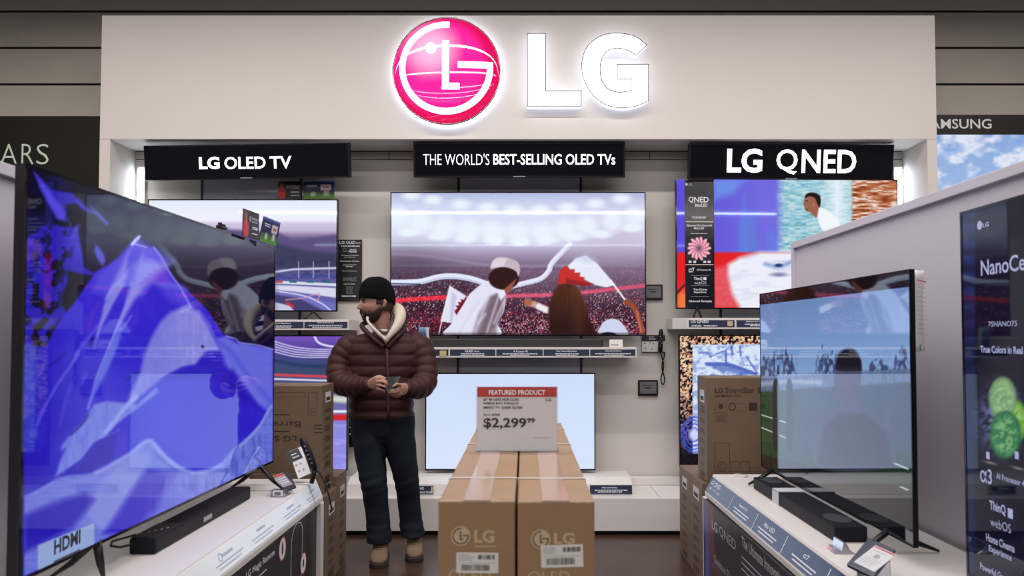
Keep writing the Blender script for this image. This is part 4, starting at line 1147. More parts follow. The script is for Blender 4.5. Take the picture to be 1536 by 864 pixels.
def card_pitch(x0, y0, x1, y1):
    def f(p):
        u = (p.X - x0) / (x1 - x0); v = (p.Y - y0) / (y1 - y0)
        q = Pic(u, v); q.vgrad([(0, (110, 150, 220)), (.12, (40, 46, 110)), (.6, (26, 30, 84)), (.66, (60, 110, 50)), (1, (96, 170, 60))])
        q.poly([(.56, .2), (.9, .2), (.9, .54), (.56, .54)], (220, 214, 216), .02); q.poly([(.66, .56), (.84, .56), (.84, .84), (.66, .84)], (200, 206, 206), .04); q.ell(.32, .74, .09, .14, (190, 200, 196), .3)
        p.c = q.c
    return f
YC = YT - 0.015
def let_a(b, f, w, h):
    b.textm(f, 'FIFA WORLD CUP', w * .5, h * .70, h * .07, .02, width=w * .44); b.textm(f, 'QATAR 2022', w * .52, h * .58, h * .06, .02, width=w * .36)
    b.disc(f, w * .42, h * .70, w * .035, 14, ri=w * .02, ry=h * .10)
    for v in (.4, .34, .16): b.barm(f, w * .56, h * v, w * .92, h * (v + .035))
def let_b(b, f, w, h):
    b.barm(f, w * .10, h * .72, w * .46, h * .76); b.barm(f, w * .12, h * .64, w * .44, h * .68)
    b.mi = 1; b.textm(f, '$300', w * .63, h * .56, h * .13, .03, width=w * .2); b.mi = 0
fr = flat(416.5, 298, YC); w_, h_ = fr.uv(452, 272)[0], fr.uv(452, 272)[1]
promo_card('small dark promotional card with a player in red, on top of the racing circuit television', fr, w_, h_, card_player(416, 272, 452, 298), lettering=let_a)
fr = flat(455, 298, YC); w_, h_ = fr.uv(501.5, 271)[0], fr.uv(501.5, 271)[1]
promo_card('small blue and green promotional card on top of the racing circuit television', fr, w_, h_, card_pitch(455, 271, 501, 298), lettering=let_b)

fr = flat(506, 452, YB - 0.018); w_, h_ = fr.uv(543, 359.5)
root = thing('spec_sheet', 'narrow black specification sheet with white print hung beside the racing circuit television', 'information sheet', fr.at(w_ / 2, 0, 0))
MB().slab(fr.at(0, 0, -0.004), fr.U * w_, fr.V * h_, fr.N * 0.004).build('board', mat('sheet_black', (0.012, 0.012, 0.014, 1), 0.4), root)
b = MB(); fr2 = Frame(fr.at(0, 0, 0), fr.U, fr.V)
b.text(fr2, 'LG', 509, 361.4, 517, 366, 0.04); b.text(fr2, 'OLED', 519, 361.4, 533.5, 366, 0.02); b.text(fr2, 'evo', 534, 363.4, 540.5, 365.6)
greek(b, fr2, 510, 540, (369.2,), 1.6); greek(b, fr2, 523, 536, (374, 376.2, 378), 1.2)
b.text(fr2, 'AI Picture Processing', 512, 382.2, 538, 384.2, 0.02); greek(b, fr2, 514, 535, (385.8,), .7)
b.text(fr2, 'World Class Picture Performance', 510, 390.6, 539, 392.8, 0.02); greek(b, fr2, 518, 530, (399.8,), 1.2)
b.text(fr2, 'True Cinema Experience', 513, 405.6, 535.5, 407.6, 0.02); b.text(fr2, 'Next Level Gaming', 515.5, 425, 532.5, 427.2, 0.03)
greek(b, fr2, 511, 537, (444.2,), 1.8)
b.mi = 1; greek(b, fr2, 513, 536, (377, 396.6, 398, 417, 419, 421), .8)
for y in range(430, 441, 2): greek(b, fr2, 518, 530, (y,), .6)
u = fr2.uv(516.8, 375)
b.disc(fr2, u[0], u[1], 0.016, 20, ri=0.013)
b.build('lettering', [M_print, M_printdim], root)

# spec strip on the footballer television
fr, tw = t2[1], t2[2]
f2 = Frame(fr.at(0, 0, 0.0012), fr.U, fr.V)
a0, a1 = f2.uv(1028, 462), f2.uv(1070.5, 269.5)
b = MB(); b.slab(f2.at(a0[0], a0[1], 0), f2.U * (a1[0] - a0[0]), f2.V * (a1[1] - a0[1]), f2.N * 0.0012)
sp = b.build('spec_strip', mat('strip_black', (0.010, 0.011, 0.020, 1), 0.12), t2[0], label='black specification strip with white print')
f3 = Frame(f2.at(0, 0, 0.0012), f2.U, f2.V)
b = MB()
u = f3.uv(1029.8, 276.5); b.disc(f3, u[0], u[1], 0.010, 18)
b.text(f3, 'LG', 1033.2, 274.6, 1037.6, 278.4, 0.03); b.text(f3, 'Q', 1033, 295, 1040, 304.5, 0.02); b.text(f3, 'NED', 1041, 295.4, 1063, 303.6, 0.02)
b.text(f3, 'MiniLED', 1042.5, 305.5, 1061, 310.2, 0.02); b.text(f3, '75QNED85', 1037.5, 324.6, 1059, 328.4, 0.01)
b.text(f3, 'Quantum Dot NanoCell', 1030, 336.6, 1067.5, 340, 0.02); b.text(f3, 'Mini LED', 1041, 340.8, 1056, 344, 0.02); greek(b, f3, 1035, 1063, (350.2,), .8)
for x0_ in (1033, 1040, 1055, 1061.5): b.bar(f3, x0_, 389.6, x0_ + 4.2, 394.4)
b.text(f3, 'α7', 1033, 401.6, 1041.5, 408.6, 0.02); b.text(f3, 'AI Processor 4K', 1045, 403.4, 1066.5, 406.2, 0.01)
b.text(f3, 'ThinQ', 1040.6, 415.6, 1053.6, 421, 0.02); b.bar(f3, 1055, 415.8, 1059.6, 420); b.text(f3, 'webOS', 1041.4, 421.8, 1059.4, 426.4, -0.01)
b.text(f3, 'True Cinema', 1040, 432.4, 1060.5, 435.6, 0.02); b.text(f3, 'Experience', 1041, 436.8, 1059.5, 440.4, 0.02); b.text(f3, 'Advanced Gameplay', 1033, 450, 1068, 454, 0.02)
b.mi = 1
for y in (269.8, 332.6, 397): b.bar(f3, 1028.4, y - .5, 1070.2, y + .5)
b.mi = 2
for y in (413.4, 428.6, 444.6): b.bar(f3, 1036, y - .2, 1064, y + .2)
b.build('lettering', [M_print, mat('pale_gold_line', (0.7, 0.6, 0.5, 1), 0.2), M_printdim], sp)
f4 = Frame(f3.at(0, 0, 0.0), f3.U, f3.V); a0 = f4.uv(1030, 391); a1 = f4.uv(1067, 355)
f5 = Frame(f4.at(a0[0], a0[1], 0.0008), f3.U, f3.V)
def pic_flower(p):
    p.c[:] = p.col((12, 13, 24))
    r = np.hypot(p.X - 1048.5, (p.Y - 372.5)); a = np.arctan2(p.Y - 372.5, p.X - 1048.5)
    e = 17 + 1.6 * np.cos(a * 14) + 1.0 * np.cos(a * 9 + 1)
    m = np.clip((e - r) / 1.5, 0, 1)
    petal = 0.5 + .5 * np.cos(a * 14 + r * .4)
    p.blend(m, (226, 110, 150)); p.blend(m * petal * np.clip(r / 10, 0, 1), (250, 214, 226)); p.blend(m * np.clip((7 - r) / 4, 0, 1), (150, 120, 150)); p.blend(m * (r < 3) * .6, (90, 60, 90))
picture_mesh('flower_print', f5, a1[0] - a0[0], a1[1] - a0[1], 60, 60, pic_flower, printed_material(), sp)

# little black framed tablets on the bay wall
YW = YB - 0.0005
for (x0, y0, x1, y1, lab) in ((966, 426.5, 994, 450, 'small black framed price display on the bay wall beside the stadium television'),
                              (957.5, 570, 987, 594, 'small black framed price display on the bay wall below the tethered remote')):
    fr = flat(x0, y1, YB - 0.022); w_, h_ = fr.uv(x1, y0)
    root = thing('price_display', lab, 'price display', fr.at(w_ / 2, 0, 0))
    b = MB(); b.slab(fr.at(0, 0, -0.0215), fr.U * w_, fr.V * h_, fr.N * 0.0215); b.build('case', M_black, root, bevel=0.004)
    b = MB(); f2 = Frame(fr.at(0.012, 0.018, 0.0006), fr.U, fr.V); b.barm(f2, 0, 0, w_ - 0.024, h_ - 0.032, 0)
    s_ = b.build('display', mat('eink_dim', (0.16, 0.16, 0.17, 1), 0.35), root)
    b = MB(); b.barm(f2, 0.02, 0.06, 0.09, 0.066); b.barm(f2, 0.04, 0.04, 0.085, 0.05); b.barm(f2, 0.006, 0.008, 0.014, 0.016)
    b.mi = 1; b.barm(f2, 0.03, 0.045, 0.05, 0.049)
    b.build('lettering', [M_dark, M_red], s_)
# remote card, tethered remote with its coiled cord
fr = flat(963, 529, YB - 0.02); w_, h_ = fr.uv(997.5, 502.5)
root = thing('remote_holder_card', 'black and white instruction card holding the tethered remote on the bay wall', 'information card', fr.at(w_ / 2, 0, 0))
b = MB(); b.slab(fr.at(0, 0, -0.0195), fr.U * w_, fr.V * h_, fr.N * 0.0195); b.build('board', M_paper, root)
b = MB(); b.mi = 0; b.slab(fr.at(0, h_ * .64, 0.0003), fr.U * w_, fr.V * h_ * .36, fr.N * 0.001); b.slab(fr.at(0, 0, 0.0003), fr.U * w_, fr.V * h_ * .05, fr.N * 0.001)
b.build('black_band', M_ink, root)
b = MB(); b.text(fr, 'Magic', 973.5, 504.4, 981, 506.6, 0.02, 0.002); b.text(fr, 'Remote', 973.5, 507, 983, 509.4, 0.02, 0.002)
b.mi = 1
for q in ((967, 515), (975, 514), (980, 515.4), (968, 522.6), (978, 523.4)):
    u = fr.uv(*q); b.disc(fr, u[0], u[1], 0.008, 10)
b.build('lettering', [M_print, M_printdim], root)
a, c = P(991.5, 493, 6.10), P(990.5, 529, 6.10)
root = thing('remote_control', 'black remote control clipped upright on the bay wall with a looped cord', 'remote control', (c.x, 6.12, c.z))
b = MB(); b.tube([a + Vector((0, 0, -0.004)), a + Vector((0, 0, -0.03)), (a + c) / 2, c + Vector((0, 0, .02)), c], 0.02, 12, rr=[0.012, 0.0185, 0.0175, 0.019, 0.014], squash=0.6)
b.build('body', M_black, root)
b = MB()
for i in range(5):
    q = P(990 + (i % 2) * 2.4, 505 + i * 3.4, 6.10); b.box(q.x - 0.003, q.x + 0.003, q.y - 0.0145, q.y - 0.010, q.z - 0.003, q.z + 0.003)
b.build('buttons', M_printdim, root)
cord = [(991, 529), (993, 536), (995.2, 546), (994.6, 556), (991.6, 566), (991.8, 573), (994.3, 577), (996.6, 573), (996.6, 566), (993.6, 556), (993.2, 546), (996, 536), (997, 529)]
b = MB(); b.tube([P(x, y, 6.11 + 0.008 * (i % 2)) for i, (x, y) in enumerate(spline(cord, 4))], 0.0052, 6)
b.build('cord', M_black, root)
# dark handset board hanging behind the man
a, c = P(523, 671, 6.10), P(531, 629, 6.10)
root = thing('information_board', 'black information board hanging low on the bay wall behind the man', 'information panel', (a.x, 6.12, a.z))
MB().box(a.x, c.x + 0.02, 6.10, YB - 0.001, a.z, c.z).build('board', M_black, root, bevel=0.003)
b = MB(); fr = flat(523, 671, 6.098); b.bar(fr, 524, 640, 526.5, 642); b.bar(fr, 524, 650, 526, 652); b.build('lettering', M_print, root)

# ================================================================== side display cabinets
def cabinet(side, label, x_top, x_low, x_front, x_wall, y0, y1):
    """side -1: on the viewer's left; a white counter with a slanted plaque lip and a poster panel"""
    root = thing('display_cabinet', label, 'display cabinet', ((x_front + x_wall) / 2, (y0 + y1) / 2, 0))
    s = side
    b = MB()
    prof = [(x_top, 0.64), (x_wall, 0.64), (x_wall, 0.03), (x_front - s * 0.0 + s * 0.03, 0.03), (x_front + s * 0.03, 0.525), (x_low, 0.525), (x_low, 0.548)]
    pts = [(x, y0, z) for x, z in prof]
    if s < 0: b.prism(pts, (0, y1 - y0, 0))
    else: b.prism(pts[::-1], (0, y1 - y0, 0))
    b.build('counter', M_white, root, bevel=0.002)
    # end posts of the poster bay
    b = MB()
    xa, xb = sorted((x_front - s * 0.008, x_front + s * 0.0295))
    b.box(xa, xb, y1 - 0.05, y1, 0.03, 0.5245); b.build('end_post', M_white, root, bevel=0.002)
    b = MB(); xa, xb = sorted((x_front + s * 0.05, x_wall))
    b.box(xa, xb, y0 + 0.02, y1 - 0.02, 0, 0.0295); b.build('kick_base', M_kick, root)
    return root
XTL, XLL, XFL, XWL = -1.077, -1.039, -1.042, -1.50
XTR, XLR, XFR, XWR = 1.006, 0.960, 0.955, 1.50
cabL = cabinet(-1, 'white display cabinet with a black remote poster, under the big blue mountain television', XTL, XLL, XFL, XWL, 0.7, 4.12)
cabR = cabinet(1, 'white display cabinet with a dark poster, under the television showing a sports pitch', XTR, XLR, XFR, XWR, 0.7, 4.26)
# plaque strips
def lip_frame(side):
    if side < 0: return Frame((XLL, 0, 0.548), (0, 1, 0), (XTL - XLL, 0, 0.092))
    return Frame((XLR, 0, 0.548), (0, -1, 0), (XTR - XLR, 0, 0.092))
M_strip = mat('glossy_strip', (0.020, 0.034, 0.085, 1), 0.09, spec=0.9)
M_stripL = mat('strip_painted_reflection', (0.82, 0.88, 0.94, 1), 0.12, spec=0.9)  # white screen's reflection painted as a pale base colour over a navy strip
fL, fR = lip_frame(-1), lip_frame(1)
b = MB(); b.slab(fL.at(0.75, 0.008, 0.0003), fL.U * 3.35, fL.V * 0.082, fL.N * 0.0022)
stL = b.build('plaque_strip', M_stripL, cabL)
b = MB()
fl = Frame(fL.at(0, 0, 0.0026), fL.U, fL.V)
for y in (3.98, 3.62, 3.22, 2.86):
    b.barm(fl, y - 0.055, 0.056, y + 0.045, 0.066)
    for k in range(2): b.barm(fl, y - 0.13 + 0.02 * k, 0.036 - 0.014 * k, y + 0.13 - 0.03 * k, 0.041 - 0.014 * k)
b.disc(fl, 2.79, 0.06, 0.016, 20, ri=0.012)
b.build('lettering', mat('pale_blue_print', (0.42, 0.50, 0.64, 1), 0.4), stL)
b = MB(); b.slab(fR.at(-4.25, 0.008, 0.0003), fR.U * 3.4, fR.V * 0.082, fR.N * 0.0022)
stR = b.build('plaque_strip', M_strip, cabR)
b = MB(); fl = Frame(fR.at(0, 0, 0.0026), fR.U, fR.V)
b.textm(fl, 'LG QNED', -4.21, 0.052, 0.026, 0.03, width=0.19); b.textm(fl, '65 / 75 / 86', -4.20, 0.030, 0.012, 0.02, width=0.2)
for (y, t_) in ((-3.60, 'Quantum Dot'), (-3.22, 'Mini LED'), (-2.80, 'α7'),):
    b.textm(fl, t_, y, 0.052, 0.017, 0.02, center=True, width=0.13 if t_ != 'α7' else 0.05)
    for k in range(2): b.barm(fl, y - 0.12 + 0.02 * k, 0.034 - 0.014 * k, y + 0.12 - 0.02 * k, 0.039 - 0.014 * k)
for y in (-3.79, -3.40, -3.02, -2.60): b.barm(fl, y, 0.002, y + 0.006, 0.080)
b.build('lettering', M_print, stR)
# posters
frL = Frame((XFL + 0.0, 0, 0), (0, 1, 0), (0, 0, 1))
b = MB(); b.slab(frL.at(0.8, 0.04, -0.028), frL.U * 3.05, frL.V * 0.48, frL.N * 0.020)
poL = b.build('poster', mat('poster_black', (0.012, 0.012, 0.018, 1), 0.35), cabL)
b = MB(); b.slab(frL.at(3.852, 0.04, -0.028), frL.U * 0.215, frL.V * 0.47, frL.N * 0.012); b.build('dark_insert', M_black, cabL)
fq = Frame(frL.at(0, 0, -0.0075), frL.U, frL.V)
b = MB()
b.textm(fq, 'LG Magic Remote', 3.02, 0.452, 0.034, 0.01, width=0.34); b.barm(fq, 3.10, 0.425, 3.26, 0.430)
for (y, z, r) in ((3.47, 0.455, 0.052), (3.80, 0.30, 0.052)):
    b.disc(fq, y, z, r, 28); b.mi = 1; b.disc(fq, y, z, r, 28, lift=0.0009, ri=r * 0.88); b.mi = 0
out = [(3.60, 0.0), (3.60, 0.40), (3.615, 0.47), (3.65, 0.505), (3.70, 0.512), (3.75, 0.50), (3.78, 0.46), (3.775, 0.38), (3.74, 0.06)]
so = spline(out, 6)
for i in range(len(so) - 1):
    (a0, a1), (c0, c1) = so[i], so[i + 1]
    a1, c1 = max(a1, 0.05), max(c1, 0.05)
    d = Vector((c0 - a0, c1 - a1)); n_ = Vector((-d.y, d.x)).normalized() * 0.0025 if d.length > 0 else Vector((0, 0))
    b.add([fq.at(a0 - n_.x, a1 - n_.y, .0008), fq.at(c0 - n_.x, c1 - n_.y, .0008), fq.at(c0 + n_.x, c1 + n_.y, .0008), fq.at(a0 + n_.x, a1 + n_.y, .0008)], [(0, 1, 2, 3)])
b.mi = 2; b.disc(fq, 3.47, 0.455, 0.011, 12, lift=.0011, ry=0.03); b.disc(fq, 3.80, 0.30, 0.012, 12, lift=.0011, ry=.02)
b.build('lettering', [M_print, M_red, M_ink], poL)
def pic_posterR(p):
    p.c[:] = p.col((14, 15, 30))
    for (x0_, x1_, c) in ((1057, 1056, (70, 90, 200)), (1061, 1064, (120, 60, 170)), (1065, 1075, (200, 60, 90)), (1069, 1088, (180, 90, 80)), (1059, 1058, (110, 140, 220))):
        p.line([(x0_ - 4, 740), (x0_, 780), (x0_ + 2, 830), (x1_ + 3, 900)], 4.0, c, 3.0, .6)
frR = Frame((XFR, 0, 0), (0, -1, 0), (0, 0, 1))
fr = Frame(frR.at(-4.238, 0.04, 0.008), frR.U, frR.V)
b = MB(); b.slab(fr.at(0, 0, -0.02), fr.U * 3.35, fr.V * 0.48, fr.N * 0.0195)
poR = b.build('poster', M_ink, cabR)
picture_mesh('print', fr, 3.35, 0.48, 340, 50, pic_posterR, printed_material('poster_print', 0.3), poR)
b = MB()
fq = Frame(fr.at(0, -0.04, 0), fr.U, fr.V)
b.textm(fq, 'LG', 0.19, 0.405, 0.050, 0.03, width=0.12); b.textm(fq, 'QNED', 0.345, 0.403, 0.054, 0.0, width=0.30)
b.textm(fq, 'The Ultimate Innovation in L', 0.745, 0.460, 0.046, 0.01, width=0.68)
b.textm(fq, 'Quantum Dot', 0.23, 0.245, 0.042, 0.0, width=0.36)
b.textm(fq, 'NanoCell', 0.36, 0.15, 0.042, 0.0, width=0.26)
for k in range(3): b.barm(fq, 0.74, 0.412 - 0.026 * k, 1.10 - 0.1 * k, 0.418 - 0.026 * k)
b.build('lettering', mat('poster_print_white', (0.42, 0.43, 0.47, 1), 0.4), poR)

# partitions behind the side televisions
def partition(side, label, X, y0, y1, zt_):
    s = side
    root = thing('aisle_partition', label, 'partition', (X, (y0 + y1) / 2, 0))
    b = MB(); xa, xb = sorted((X + s * 0.02, X + s * 0.09)); b.box(xa, xb, y0, y1 - 0.001, 0.0, zt_ - 0.001)
    b.build('panel', M_part, root)
    b = MB(); xa, xb = sorted((X, X + s * 0.11))
    b.box(xa, xb, y0, y1 + 0.001, zt_ - 0.036, zt_); b.build('top_rail', M_part, root, bevel=0.002)
    b = MB(); b.box(xa, xb, y1 - 0.035, y1 + 0.001, 0.0, zt_ - 0.0365); b.build('end_rail', M_part, root, bevel=0.002)
partition(1, 'tall pale partition behind the television showing a sports pitch', XWR + 0.002, 0.5, 4.46, 1.903)
partition(-1, 'tall pale partition behind the big blue mountain television', XWL - 0.002, 0.5, 4.36, 1.875)

# ================================================================== side televisions
O = Vector((-1.2765, 2.02, 0.751))
U = Vector((-1.248, 3.96, 0.751)) - O
fr = Frame(O, U, (0, 0, 1))
bigL = television('big television showing a blue snowy mountain, nearest the camera on the pale counter', fr, U.length, 1.065, pic_mountain, (300, 420), 1.0, thick=0.03, bez=0.007, spec=0.8)
def cross_leg(fr, u, z, d0, d1, root):
    a = fr.at(u, 0.012, -0.012)
    b = MB()
    for e in (d0, d1):
        c = fr.at(u + 0.02, 0, e); c.z = z + 0.007
        m_ = a.lerp(c, 0.55); m_.z = a.z - (a.z - c.z) * 0.62
        b.tube([a, m_, c], 0.011, 8, rr=[0.015, 0.013, 0.006], squash=0.75)
    b.build('leg', M_black, root)
cross_leg(fr, 0.38, 0.6405, 0.0, -0.16, bigL); cross_leg(fr, U.length - 0.16, 0.6405, 0.09, -0.16, bigL)
f2 = Frame(fr.at(0, 0, 0.0002), fr.U, fr.V)
b = MB()
a0 = f2.uv(*X8(221, 772)); a1 = f2.uv(*X8(331, 705))
b.textm(f2, 'HDMI', a0[0], a0[1] - 0.004, 0.040, 0.035, width=a1[0] - a0[0], lift=0.001); b.barm(f2, a0[0], a0[1] - 0.024, a1[0], a0[1] - 0.020, 0.001)
b.build('lettering', M_ink, bigL)
# camera lug on top and the two promo cards
a = fr.at(fr.uv(338, 345)[0], 1.073, -0.015)
root = thing('security_clip', 'small black clip on the top edge of the big blue mountain television', 'clip', a)
b = MB(); b.box(a.x - 0.012, a.x + 0.012, a.y - 0.035, a.y + 0.035, a.z, a.z + 0.014); b.tube([a + Vector((0, -0.02, 0.013)), a + Vector((0, -0.02, 0.026))], 0.009, 8); b.build('body', M_black, root, bevel=0.003)
b = MB(); b.tube([a + Vector((0, 0.012, 0.0145)), a + Vector((0, 0.012, 0.022))], 0.011, 8); b.build('knob', M_black, root)
def card_at(label, TLp, TRp, BRp, BLp, Y0, Y1, painter_f, let):
    A, B, Dp = P(*BLp, Y0), P(*BRp, Y1), P(*TLp, Y0)
    fr = Frame(A, B - A, Dp - A); w_ = (B - A).length; h_ = (Dp - A).length
    f = Frame(fr.O, fr.U, fr.V)
    def pp(p):
        # surface coordinates on the card
        uu, vv = np.meshgrid(np.linspace(0, 1, p.X.shape[1]), np.linspace(0, 1, p.X.shape[0])); q = Pic(uu, vv); painter_f(q); p.c = q.c
    promo_card(label, f, w_, h_, pp, (50, 60), let)
card_at('dark promotional card with a player in red, standing on the big blue mountain television', (365.5, 312.5), (388.5, 321), (388, 360), (364.5, 353.5), 3.45, 3.62, card_player(0, 0, 1, 1), let_a)
card_at('blue and green promotional card, standing on the big blue mountain television', (396, 324), (420.5, 333), (414, 369.5), (389, 361), 3.66, 3.82, card_pitch(0, 0, 1, 1), let_b)

O = Vector((1.218, 4.11, 0.708)); U = Vector((1.234, 2.54, 0.702)) - O
fr = Frame(O, U, (0, 0, 1)); frRT = fr
tvR = television('television showing a sports pitch and a dark haired person seen from behind', fr, U.length, 0.887, pic_pitch, (300, 300), 1.0, thick=0.016, bez=0.006, spec=1.0)
cross_leg(fr, 0.16, 0.6405, 0.12, -0.12, tvR); cross_leg(fr, U.length - 0.19, 0.6405, 0.10, -0.17, tvR)
b = MB()
for v in (0.0,): b.slab(fr.at(0.35, -0.006, -0.015), fr.U * (U.length - 0.7), fr.V * 0.0055, fr.N * 0.012)
b.build('lower_trim', mat('grey_trim', (0.12, 0.12, 0.14, 1), 0.3), tvR)
O = Vector((1.3175, 2.39, 0.66)); fr = Frame(O, (0, -1, 0), (0, 0, 1))
nano = television('dark television with a lime picture and white feature print, on the partition nearest the camera', fr, 1.85, 1.088, pic_nano, (200, 200), 1.0, thick=0.05, bez=0.009, spec=0.5)
f2 = Frame(fr.at(0, 0, 0.0), fr.U, fr.V)
b = MB()
def tx(t_, x0_, y0_, x1_, y1_, bold=0.0):
    """left end (x0, baseline y0), right end (x1, cap top y1) on the tilted sight of the panel"""
    a0 = f2.uv(x0_, y0_); a1 = f2.uv(x1_, y1_); b.textm(f2, t_, a0[0], a0[1], a1[1] - a0[1], bold, width=a1[0] - a0[0], lift=0.001)
u = f2.uv(1470, 338); b.disc(f2, u[0], u[1], 0.013, 20, lift=0.001)
tx('LG', 1474.5, 341.5, 1484, 332.5, 0.03)
tx('NanoCell', 1472, 414, 1547, 378, 0.01)
tx('75NANO75', 1483, 490, 1526, 481, 0.0)
tx('True Colors in Real 4K', 1471, 529, 1548, 520, 0.02)
tx('α3', 1472, 716, 1491, 712, 0.0) if False else None
a0 = f2.uv(1471, 722); b.textm(f2, 'α3', a0[0], a0[1], 0.042, 0.01, width=0.058, lift=.001)
a0 = f2.uv(1495, 722); b.textm(f2, 'AI Processor 4K', a0[0], a0[1] + .008, 0.016, 0.01, width=0.14, lift=.001)
a0 = f2.uv(1485, 766); b.textm(f2, 'ThinQ', a0[0], a0[1], 0.030, 0.02, width=0.075, lift=.001); b.barm(f2, a0[0] + .085, a0[1], a0[0] + .107, a0[1] + .026, .001)
a0 = f2.uv(1486, 788); b.textm(f2, 'webOS', a0[0], a0[1], 0.024, -0.01, width=0.095, lift=.001)
a0 = f2.uv(1480, 811); b.textm(f2, 'Home Cinema', a0[0], a0[1], 0.022, 0.01, width=0.13, lift=.001)
a0 = f2.uv(1484, 829); b.textm(f2, 'Experience', a0[0], a0[1], 0.022, 0.01, width=0.105, lift=.001)
a0 = f2.uv(1471, 856); b.textm(f2, 'Powerful Gaming', a0[0], a0[1], 0.024, 0.01, width=0.15, lift=.001)
for x_ in (1480, 1523): a0 = f2.uv(x_, 688); b.barm(f2, a0[0], a0[1], a0[0] + .016, a0[1] + .02, .001)
b.build('lettering', mat('blue_white_lit', (0.3, 0.3, 0.35, 1), 0.4, emit=C(118, 126, 168), es=1.0), nano)
b = MB(); b.slab(fr.at(0.25, 0.3, -0.135), fr.U * 1.3, fr.V * 0.4, fr.N * 0.053); b.build('wall_mount', M_dark, nano)
b = MB(); b.slab(fr.at(0.28, -0.0185, -0.14), fr.U * 0.08, fr.V * 0.018, fr.N * 0.16); b.build('leg', M_black, nano)
b = MB(); b.slab(fr.at(1.5, -0.0185, -0.14), fr.U * 0.08, fr.V * 0.018, fr.N * 0.16); b.build('leg', M_black, nano)

# price sheet clipped to the edge of the pitch television
A, B = P(1370, 529, 2.57), P(1388.5, 528, 2.70); T = P(1368.5, 403, 2.57)
root = thing('price_sheet', 'curling white printed sheet attached behind the edge of the pitch television', 'paper sheet', (A + B) / 2)
b = MB(); W_ = B - A; rows = []
for i in range(13):
    t_ = i / 12; o_ = A.lerp(T, t_) - Vector((0, 0, 0)) + Vector((0.006 * math.sin(t_ * 3.1), 0, 0))
    r_ = o_ + W_ * 0.55 + Vector((-0.006, 0.004, 0)); e_ = o_ + W_ + Vector((-0.010 * math.sin(t_ * 3.1) - 0.002, 0, 0.006))
    rows.append([o_, r_, e_, e_ + Vector((0.001, 0.002, 0)), r_ + Vector((0.001, 0.002, 0)), o_ + Vector((0.001, 0.002, 0))])
b.rings(rows); b.build('paper', M_paper, root)
frs = Frame(A, B - A, T - A); b = MB()
hh = (T - A).length; ww = (B - A).length
b.mi = 1; b.barm(frs, ww * .1, hh * .86, ww * .85, hh * .875, 0.010); b.mi = 0
for k in range(11): b.barm(frs, ww * .12, hh * (.78 - k * .055), ww * .8, hh * (.785 - k * .055), 0.010)
b.mi = 2; b.disc(frs, ww * .3, hh * .06, 0.012, 14, lift=0.010)
b.build('lettering', [M_printdim, M_red, mat('green_dot', (0.05, 0.35, 0.12, 1), 0.5)], root)

# ================================================================== soundbars on the counters
ZC = 0.6403
root = thing('soundbar', 'black soundbar lying in front of the big blue mountain television', 'soundbar', (-1.285, 3.15, ZC))
b = MB(); b.box(-1.330, -1.240, 2.69, 3.62, ZC, ZC + 0.056); b.build('body', M_bar, root, bevel=0.008)
b = MB(); b.box(-1.325, -1.245, 2.70, 2.90, ZC + 0.0562, ZC + 0.0575); b.build('control_panel', M_glossblack, root)
b = MB(); b.box(-1.2398, -1.2385, 3.09, 3.17, ZC + 0.016, ZC + 0.034); b.build('badge', M_printdim, root)
b = MB()
for k in range(4): b.box(-1.30 + 0.012 * k, -1.294 + 0.012 * k, 2.76 + .02 * k, 2.775 + .02 * k, ZC + .0576, ZC + .058)
b.build('buttons', M_printdim, root)
b = MB(); b.tube([P(x, y, Y_) for x, y, Y_ in ((203, 802, 2.70), (190, 806, 2.72), (168, 812, 2.64), (166, 819, 2.60), (180, 821, 2.58), (200, 816, 2.66))], 0.004, 6)
cb = b.build('power_cable', M_black, root)
root = thing('soundbar', 'black soundbar with a white clip lying before the sports pitch television', 'soundbar', (1.172, 3.35, ZC))
b = MB(); b.box(1.104, 1.222, 2.85, 3.86, ZC, ZC + 0.056); b.build('body', M_bar, root, bevel=0.006)
b = MB()
q = [(1.163 + 0.045 * math.cos(i / 24 * 2 * math.pi), 2.98 + 0.075 * math.sin(i / 24 * 2 * math.pi), ZC + 0.0563) for i in range(24)]
b.prism(q, (0, 0, 0.0012)); q = [(x, y + 0.78, z) for x, y, z in q]; b.prism(q, (0, 0, 0.0012)); b.build('speaker_grille', M_dark, root)
b = MB(); b.box(1.1005, 1.1033, 3.47, 3.555, ZC, ZC + 0.060); b.box(1.1005, 1.221, 3.47, 3.555, ZC + 0.0575, ZC + 0.0605)
b.build('white_clip', mat('clip_white', (0.55, 0.58, 0.62, 1), 0.4), root, label='white clip wrapped over the bar')

# small items on the pale counters
def slab3(TL, TR, BL, t, name, m, parent, bevel=0.003):
    TL, TR, BL = map(Vector, (TL, TR, BL)); U = TR - TL; V = TL - BL; N = U.cross(V).normalized()
    b = MB(); b.slab(BL - N * t, U, V, N * t); o = b.build(name, m, parent, bevel=bevel)
    return o, Frame(BL, U, V), U.length, V.length
